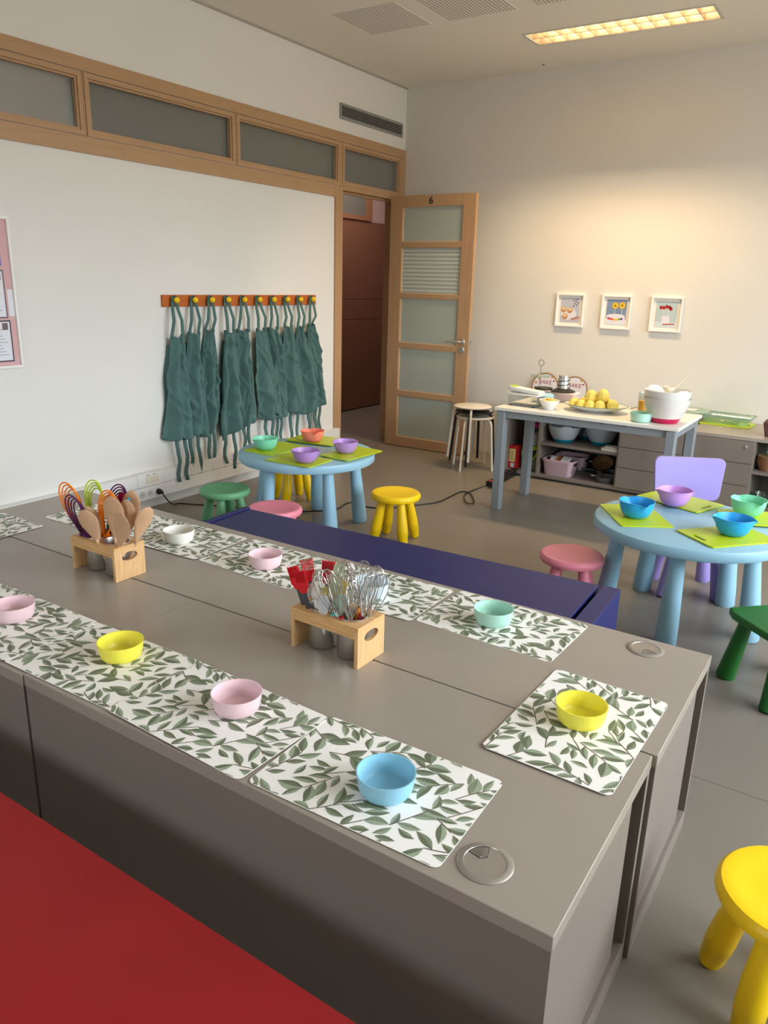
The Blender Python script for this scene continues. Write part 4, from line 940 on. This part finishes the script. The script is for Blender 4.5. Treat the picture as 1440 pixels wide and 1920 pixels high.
# ------------------------------------------------------------------ things on top of the units and table
def plate_leaning(x, y, z, R, lb, txt, turned):
    r = thing('serving_plate', lb, 'plate', (x, y, z), group='round printed plates leaning on the wall'); r.rotation_euler = (math.radians(-8), 0, 0)
    mx = Matrix.Translation((0, 0, R)) @ Matrix.Rotation(PI/2, 4, 'X')
    MB().lathe([(0, 0), (R, 0), (R, .006), (R-.006, .009), (R-.010, .005), (0, .005)], 64, mx=mx).build('rim', mat('wooden rim', (150, 112, 66), .5), r)
    MB().lathe([(0, .0052), (R-.011, .0052), (R-.011, .0058), (0, .0058)], 64, mx=mx).build('face', mat('plate enamel', (214, 212, 216), .35), r)
    g = text_mb(txt, .05, .0003, mx @ Matrix.Translation((.0, .038, .0062)), 0)
    text_mb('make', .03, .0003, mx @ Matrix.Translation((.01, -.02, .0062)), 1, g)
    for q in range(5):
        a = 2.3+q*.5; g.lathe([(.012, .006), (.012, .0066), (0, .0066)], 14, 2, o=((R-.032)*math.cos(a), (R-.032)*math.sin(a), 0), mx=mx)
    g.lathe([(.009, .006), (.009, .0066), (0, .0066)], 5, 0, o=(R*.62, R*.45, 0), mx=mx); g.lathe([(.011, .006), (.011, .0066), (0, .0066)], 6, 2, o=(R*.45, R*.72, 0), mx=mx)
    g.build('printed_lettering', [mat('print crimson', (150, 40, 70), .5), mat('print tan', (176, 136, 96), .5), mat('print cookie', (190, 146, 84), .5)], r)
plate_leaning(1.50+.045, -.05, CZ+.001, .122, 'round BAKE plate with wooden rim, left one leaning on the back wall', 'BAKE', 0)
plate_leaning(1.815, -.06, CZ+.001, .118, 'round BAKE plate with wooden rim, right one behind the steel jar', 'BAKE', 0)
cs_ = thing('cake_stand', 'small glass tiered stand with wire ring handle in front of the left BAKE plate', 'cake stand', (1.60, -.30, CZ))
MB().lathe([(0, .0), (.10, 0), (.11, .01), (.108, .012), (0, .004)], 40).lathe([(0, .235), (.075, .235), (.085, .247), (.083, .249), (0, .239)], 40).build('tray', m_glass, cs_)
MB().tube([(0, 0, 0), (0, 0, .33)], .003, 8).tube([(.024*math.cos(q*PI/8), 0, .352+.024*math.sin(q*PI/8)) for q in range(16)], .0028, 6, closed=True).build('wire_handle', m_wire, cs_)
# boxes behind on the table, steel spiral jar
def put(o, lb, cat, **k): return tag(o, lb, cat, **k)
put(MB().prism(rrect(.22, .12, .015), 0, .055).prism(rrect(.228, .128, .015), .055, .068, 1).build('food_box', [mat('pink tinted box', (226, 208, 206), .4, trans=.2), mat('pink lid', (232, 214, 212), .4)], loc=(2.10, -1.115, TT), bev=.002), 'pinkish rectangular food box at the back of the white table', 'food box')
pj = thing('spiral_cutter', 'steel spiral cutter with black coil and wide black base on the pinkish box', 'spiral cutter', (2.105, -1.115, TT+.0685))
MB().lathe([(0, 0), (.085, 0), (.088, .006), (.06, .018), (.045, .024), (0, .024)], 40).build('base', m_black, pj)
MB().lathe([(.040, .02), (.040, .09), (.036, .10), (0, .10)], 32).build('jar', m_steel, pj)
MB().lathe([(.037, .10), (.037, .116), (0, .118)], 32).build('cap', m_steel, pj)
MB().tube([(.043*math.cos(q*.45), .043*math.sin(q*.45), .026+.0021*q) for q in range(34)], .003, 6).build('coil', m_black, pj)
bb = put(MB().lathe([(0, 0), (.045, 0), (.052, .01), (.055, .055), (0, .055)], 36).lathe([(0, .055), (.060, .055), (.062, .062), (.060, .075), (.05, .082), (0, .082)], 36, 1).build('lidded_tub', [mat('pale tub', (214, 226, 226), .4, trans=.2), plastic('tub lid light blue', (160, 200, 212), .4)], loc=(2.115-.03, -1.40, TT)), 'light blue lidded tub behind the small white bowl', 'tub')
put(MB().lathe([(0, 0), (.06, 0), (.065, .01), (.06, .014), (0, .016)], 32).build('black_lid', m_black, loc=(2.01, -1.25, TT+.09)), 'flat black lid on top of the boxes behind the slicer', 'lid')
put(MB().prism(rrect(.13, .13, .015), 0, .09).build('food_box', m_cup, loc=(2.01, -1.25, TT)), 'clear box under the flat black lid on the white table', 'food box')
sl = thing('vegetable_slicer', 'white and lime vegetable slicer lying on its clear box at the left of the table', 'slicer', (1.985, -1.50, TT), math.radians(-4))
g = MB(); o0 = rrect(.215, .10, .012, 3); o1 = rrect(.23, .11, .012, 3); n = len(o0)
g.add([(p, q, .002) for p, q in o0]+[(p, q, .075) for p, q in o1], [(k, (k+1) % n, n+(k+1) % n, n+k) for k in range(n)]+[tuple(range(n))]); g.build('clear_box', m_cup, sl)
MB().prism(rrect(.21, .095, .01, 3), .002, .006).build('dark_feet', mat('dark clear floor', (120, 124, 128), .3), sl)
for p in (-.085, .085):
    MB().lathe([(.010, -.0), (.010, .006), (0, .006)], 12, o=(p, -.045, 0)).build('foot', m_black, sl)
MB().prism(rrect(.24, .12, .012, 3), .075, .084).prism(rrect(.02, .05, .008, 3), .0785, .083, mx=Matrix.Translation((-.13, 0, 0))).build('rim', m_white, sl, bev=.001)
mxs = Matrix.Translation((-.0, 0, .10)) @ Matrix.Rotation(math.radians(5), 4, 'Y')
MB().prism(rrect(.25, .085, .02, 4), -.006, .016, mx=mxs).prism(rrect(.235, .06, .02, 4), -.014, -.006, mx=mxs).build('slicer_body', m_white, sl, bev=.003)
MB().prism(rrect(.05, .06, .02, 4), .016, .020, mx=mxs @ Matrix.Translation((-.095, 0, 0))).build('lime_insert', plastic('lime insert', (176, 206, 40), .4), sl)
wbw = thing('serving_bowl', 'small white bowl of shredded yellow filling on the white table', 'bowl', (2.170, -1.535, TT))
MB().lathe([(0, 0), (.032, 0), (.036, .008), (.055, .03), (.070, .062), (.068, .063), (.053, .032), (.03, .012), (0, .010)], 44).build('bowl', plastic('porcelain', (236, 236, 232), .25), wbw)
g = MB(); rn = random.Random(3)
for k in range(60):
    a = rn.uniform(0, 6.28); q = rn.uniform(0, .045); z = .050+.018*(1-q/.045)+rn.uniform(0, .006); d = rn.uniform(0, 6.28)
    p = (q*math.cos(a), q*math.sin(a), z); g.tube([p, (p[0]+.012*math.cos(d), p[1]+.012*math.sin(d), z+.003), (p[0]+.022*math.cos(d+.4), p[1]+.022*math.sin(d+.4), z)], .0022, 5)
g.lathe([(0, .05), (.054, .046), (.04, .058), (0, .064)], 24)
sh = g.build('shredded_filling', mat('pale yellow shreds', (240, 216, 120), .6), wbw); sh['kind'] = 'stuff'
# platter of peeled potatoes
PXX, PYY = 2.445, -1.395
pt = tag(MB().lathe([(0, 0), (.10, 0), (.12, .006), (.17, .024), (.208, .040), (.210, .043), (.206, .043), (.165, .028), (.11, .010), (0, .008)], 64, sy=.80).build('oval_platter', mat('enamel white', (224, 226, 224), .25), loc=(PXX, PYY, TT), rz=.10), 'oval white platter with thin green rim heaped with peeled potatoes', 'platter')
MB().tube([(.209*math.cos(k*PI/32), .209*.8*math.sin(k*PI/32), .043) for k in range(64)], .0022, 6, closed=True).build('rim', plastic('platter rim green', (90, 130, 120), .4), pt)
POT = [(-.135, -.055, .030, .034, 'front left'), (-.075, -.080, .030, .033, 'front, left of the middle'), (-.012, -.090, .030, .034, 'front middle'), (.050, -.080, .032, .036, 'front, right of the middle'), (.125, -.045, .036, .040, 'front right, largest'), (-.150, .010, .036, .032, 'far left'), (-.10, .050, .036, .034, 'back left'), (-.03, .045, .036, .036, 'back middle'), (.075, .040, .038, .036, 'back right'), (.02, -.01, .034, .036, 'in the centre of the lower layer'), (-.055, -.015, .036, .034, 'left of the centre'),
       (-.030, -.030, .088, .040, 'on top, left of the two'), (.048, -.020, .096, .043, 'on top, right of the two and highest'), (.100, .010, .040, .034, 'behind the large right one')]
m_pot = mat('peeled potato', (248, 222, 112), .45, noise=.06, nscale=30)
for k, (a, b, z, R, lb) in enumerate(POT):
    rn = random.Random(k); g = MB(); N = 10; n = 9; vs = []
    el = 1.18 if k in (11, 12) else 1.02
    for j in range(N+1):
        t = PI*j/N
        for i in range(n):
            q = 2*PI*i/n; rr = R*(1+rn.uniform(-.03, .03)); vs.append((rr*math.sin(t)*math.cos(q), rr*math.sin(t)*math.sin(q), -R*el*math.cos(t)))
    g.add(vs, [(j*n+i, j*n+(i+1) % n, (j+1)*n+(i+1) % n, (j+1)*n+i) for j in range(N) for i in range(n)])
    o = g.build('peeled_potato', m_pot, loc=(PXX+a, PYY+b, TT+max(z+.008, R*el*.97+.012)), ang=24); o.rotation_euler = (rn.uniform(-.3, .3), rn.uniform(-.3, .3), rn.uniform(0, 6)); tag(o, 'peeled yellow potato on the platter, '+lb, 'potato', 'peeled potatoes on the platter')
bowl_small(2.800, -1.600, TT+.0005, (172, 214, 192), 'bowl mint', 'mint green bowl on the white table left of the big bowl', R=.068, h=.056, group=None)
b2 = big_bowl(2.925, -1.525, TT+.0005, .140, .165, (196, 24, 84), 'base raspberry', (234, 230, 222), 'frosted plastic white', 'large frosted white mixing bowl with raspberry base on the white table')
b2.rotation_euler[2] = .2
b3 = big_bowl(2.925, -1.525, TT+.045, .139, .168, (234, 230, 222), 'inner base', (240, 238, 232), 'frosted plastic inner', 'second frosted white bowl nested inside the raspberry based one')
b3.rotation_euler[2] = .9
ld = thing('scoop', 'cream plastic measuring scoop resting in the big white bowl', 'scoop', (2.925, -1.515, TT+.185))
MB().lathe([(0, 0), (.02, .004), (.035, .02), (.038, .035), (.036, .035), (.03, .02), (0, .006)], 28).build('cup', mat('scoop cream', (232, 226, 200), .45), ld)
MB().tube([(.033, .0, .030), (.06, .0, .055), (.10, 0, .115)], [.007, .008, .009], 8, flat=.5).build('handle', mat('scoop cream', (232, 226, 200), .45), ld)
jg = thing('juice_jug', 'clear glass jug of orange juice beside the big bowl', 'jug', (2.70, -1.17, TT))
MB().lathe([(0, 0), (.040, 0), (.041, .11), (.043, .125), (.0415, .125), (.039, .11), (.038, .006), (0, .006)], 32).build('glass', m_cup, jg)
MB().lathe([(0, .007), (.0375, .007), (.0375, .072), (0, .072)], 32).build('juice', mat('orange juice', (244, 176, 34), .3), jg)
MB().tube([(.041, 0, .105), (.07, 0, .10), (.072, 0, .05), (.041, 0, .03)], .005, 8).build('handle', m_cup, jg)
put(MB().tube([(0, 0, 0), (.02, .01, .012), (.05, 0, .016), (.07, .01, .006)], .008, 8).lathe([(.016, 0), (.02, .012), (.012, .022), (0, .024)], 16, o=(.085, 0, 0)).build('dough_ring_press', mat('press pale blue', (206, 220, 226), .4), loc=(2.60, -1.13, TT)), 'small pale blue press behind the platter on the white table', 'press')
# right unit top: cake stand green, glass dish on lime board, brown basket
gs = thing('cake_stand', 'green round cake stand with a paper card behind the white table', 'cake stand', (2.79, -.17, CZ))
MB().lathe([(.07, 0), (.06, .01), (.03, .02), (.03, .05), (.05, .062), (.15, .066), (.155, .074), (.15, .078), (0, .074)], 56).build('stand', plastic('sage stand', (152, 176, 156), .45), gs)
MB().box(-.09, -.08, .0785, .06, .04, .081).build('card', mat('card white', (226, 220, 216), .7), gs)
lb_ = board(3.085, -.19, CZ+.0005, -3, 'lime cutting board under the glass dish on the right shelf unit', .36, .25, 1)
gd = thing('glass_dish', 'rectangular clear glass baking dish holding cutlery on the right shelf unit', 'baking dish', (3.085, -.19, CZ+.007), -.04)
o0 = rrect(.29, .17, .02, 4); o1 = rrect(.35, .225, .03, 4); n = len(o0); g = MB()
lv = [(o0, 0), (o1, .055), ([(p*1.05, q*1.05) for p, q in o1], .058), (o1, .062), ([(p*.97, q*.96) for p, q in o1], .056), ([(p*.97, q*.96) for p, q in o0], .006)]
g.add([(p, q, zz) for r_, zz in lv for p, q in r_], [(i*n+k, i*n+(k+1) % n, (i+1)*n+(k+1) % n, (i+1)*n+k) for i in range(len(lv)-1) for k in range(n)]+[tuple(range(n)), tuple(range((len(lv)-1)*n, len(lv)*n))]); g.build('dish', m_glass, gd)
MB().tube([(p*1.05, q*1.05, .060) for p, q in o1], .0035, 6, closed=True).build('rim', mat('glass rim', (116, 150, 140), .2), gd)
for k in range(9):
    a = random.Random(k).uniform(-.5, .4); x = -.09+.016*k; r = thing('fork' if k % 3 == 0 else 'teaspoon', ('steel fork' if k % 3 == 0 else 'steel teaspoon')+' lying in the glass dish, '+['first', 'second', 'third', 'fourth', 'fifth', 'sixth', 'seventh', 'eighth', 'last'][k]+' piece from the left', 'cutlery', (3.085+x*.8, -.19+.012*((k*5) % 7-3), CZ+.018+.003*(k % 4)), a, 'cutlery in the glass dish')
    MB().tube([(-.07, 0, 0), (0, 0, .003), (.03, 0, 0)], [.004, .0025, .002], 6).build('handle', m_steel, r)
    if k % 3 == 0:
        g = MB().box(.03, -.008, -.001, .045, .008, .001)
        for q in range(4): g.box(.045, -.008+q*.0048, -.001, .068, -.0062+q*.0048, .001)
        g.build('tines', m_steel, r)
    else: MB().lathe([(0, -.004), (.008, -.002), (.011, .002), (.010, .002), (0, -.002)], 18, o=(.043, 0, 0), sx=1.5).build('spoon_bowl', m_steel, r)
g = MB(); o0 = rrect(.20, .15, .012, 3); o1 = rrect(.24, .19, .014, 3); n = len(o0)
lv = [(o0, 0), (o1, .10), ([(p*.95, q*.94) for p, q in o1], .10), ([(p*.95, q*.94) for p, q in o0], .006)]
g.add([(p, q, zz) for r_, zz in lv for p, q in r_], [(i*n+k, i*n+(k+1) % n, (i+1)*n+(k+1) % n, (i+1)*n+k) for i in range(3) for k in range(n)]+[tuple(range(n)), tuple(range(3*n, 4*n))])
put(g.build('woven_basket', mat('dark brown weave', (92, 62, 56), .8, noise=.35, nscale=45, bump=.6, bscale=60), loc=(3.495, -.50, CZ+.0005)), 'dark brown woven basket at the right edge on the shelf unit', 'basket')

# power strip and cord
ps = thing('power_strip', 'black power strip with red switch by the table leg', 'power strip', (1.60, -.92, .012), math.radians(93))
MB().box(-.28, -.028, 0, .28, .028, .042).build('housing', m_black, ps, bev=.004)
MB().box(-.262, -.012, .042, -.238, .012, .047).build('switch', plastic('switch red', (214, 30, 30), .4), ps, bev=.001)
g = MB()
for k in range(6): g.lathe([(.019, .042), (.019, .0435), (.016, .0435), (.016, .036), (0, .036)], 20, o=(-.17+k*.078, 0, 0))
g.build('socket', mat('socket black', (36, 36, 38), .5), ps)
cp = [(.066, -3.105, .12), (.10, -3.105, .118), (.135, -3.09, .07), (.12, -3.03, .02), (.10, -2.96, .007), (.20, -2.91, .006), (.321, -2.85, .006), (.461, -2.788, .006), (.691, -2.719, .006), (.868, -2.595, .006), (.973, -2.496, .006), (1.029, -2.419, .006), (1.03, -2.33, .006), (1.01, -2.269, .006), (1.022, -2.191, .006), (1.128, -2.209, .006), (1.223, -2.20, .006), (1.341, -2.091, .006), (1.416, -1.963, .006), (1.50, -1.80, .006), (1.50, -1.597, .006), (1.501, -1.44, .006), (1.571, -1.442, .009), (1.66, -1.56, .012), (1.728, -1.68, .014), (1.70, -1.72, .014), (1.62, -1.62, .012), (1.56, -1.49, .008), (1.555, -1.36, .007), (1.60, -1.21, .025)]
def smooth(pts, n=6):
    P = [Vector(p) for p in pts]; out = []
    for i in range(len(P)-1):
        a, b, c, d = P[max(0, i-1)], P[i], P[i+1], P[min(len(P)-1, i+2)]
        for k in range(n):
            t = k/n; out.append(.5*((2*b)+(c-a)*t+(2*a-5*b+4*c-d)*t*t+(3*b-a-3*c+d)*t**3))
    return out+[P[-1]]
pc = tag(MB().tube(smooth(cp), .0045, 8).build('extension_cord', m_black), 'black power cord running across the floor from the wall socket to the power strip', 'cord')
MB().lathe([(.019, 0), (.019, .022), (.012, .035), (.006, .05), (0, .05)], 20, mx=Matrix.Translation((.067, -3.105, .12)) @ Matrix.Rotation(PI/2, 4, 'Y')).build('plug', m_black, pc)
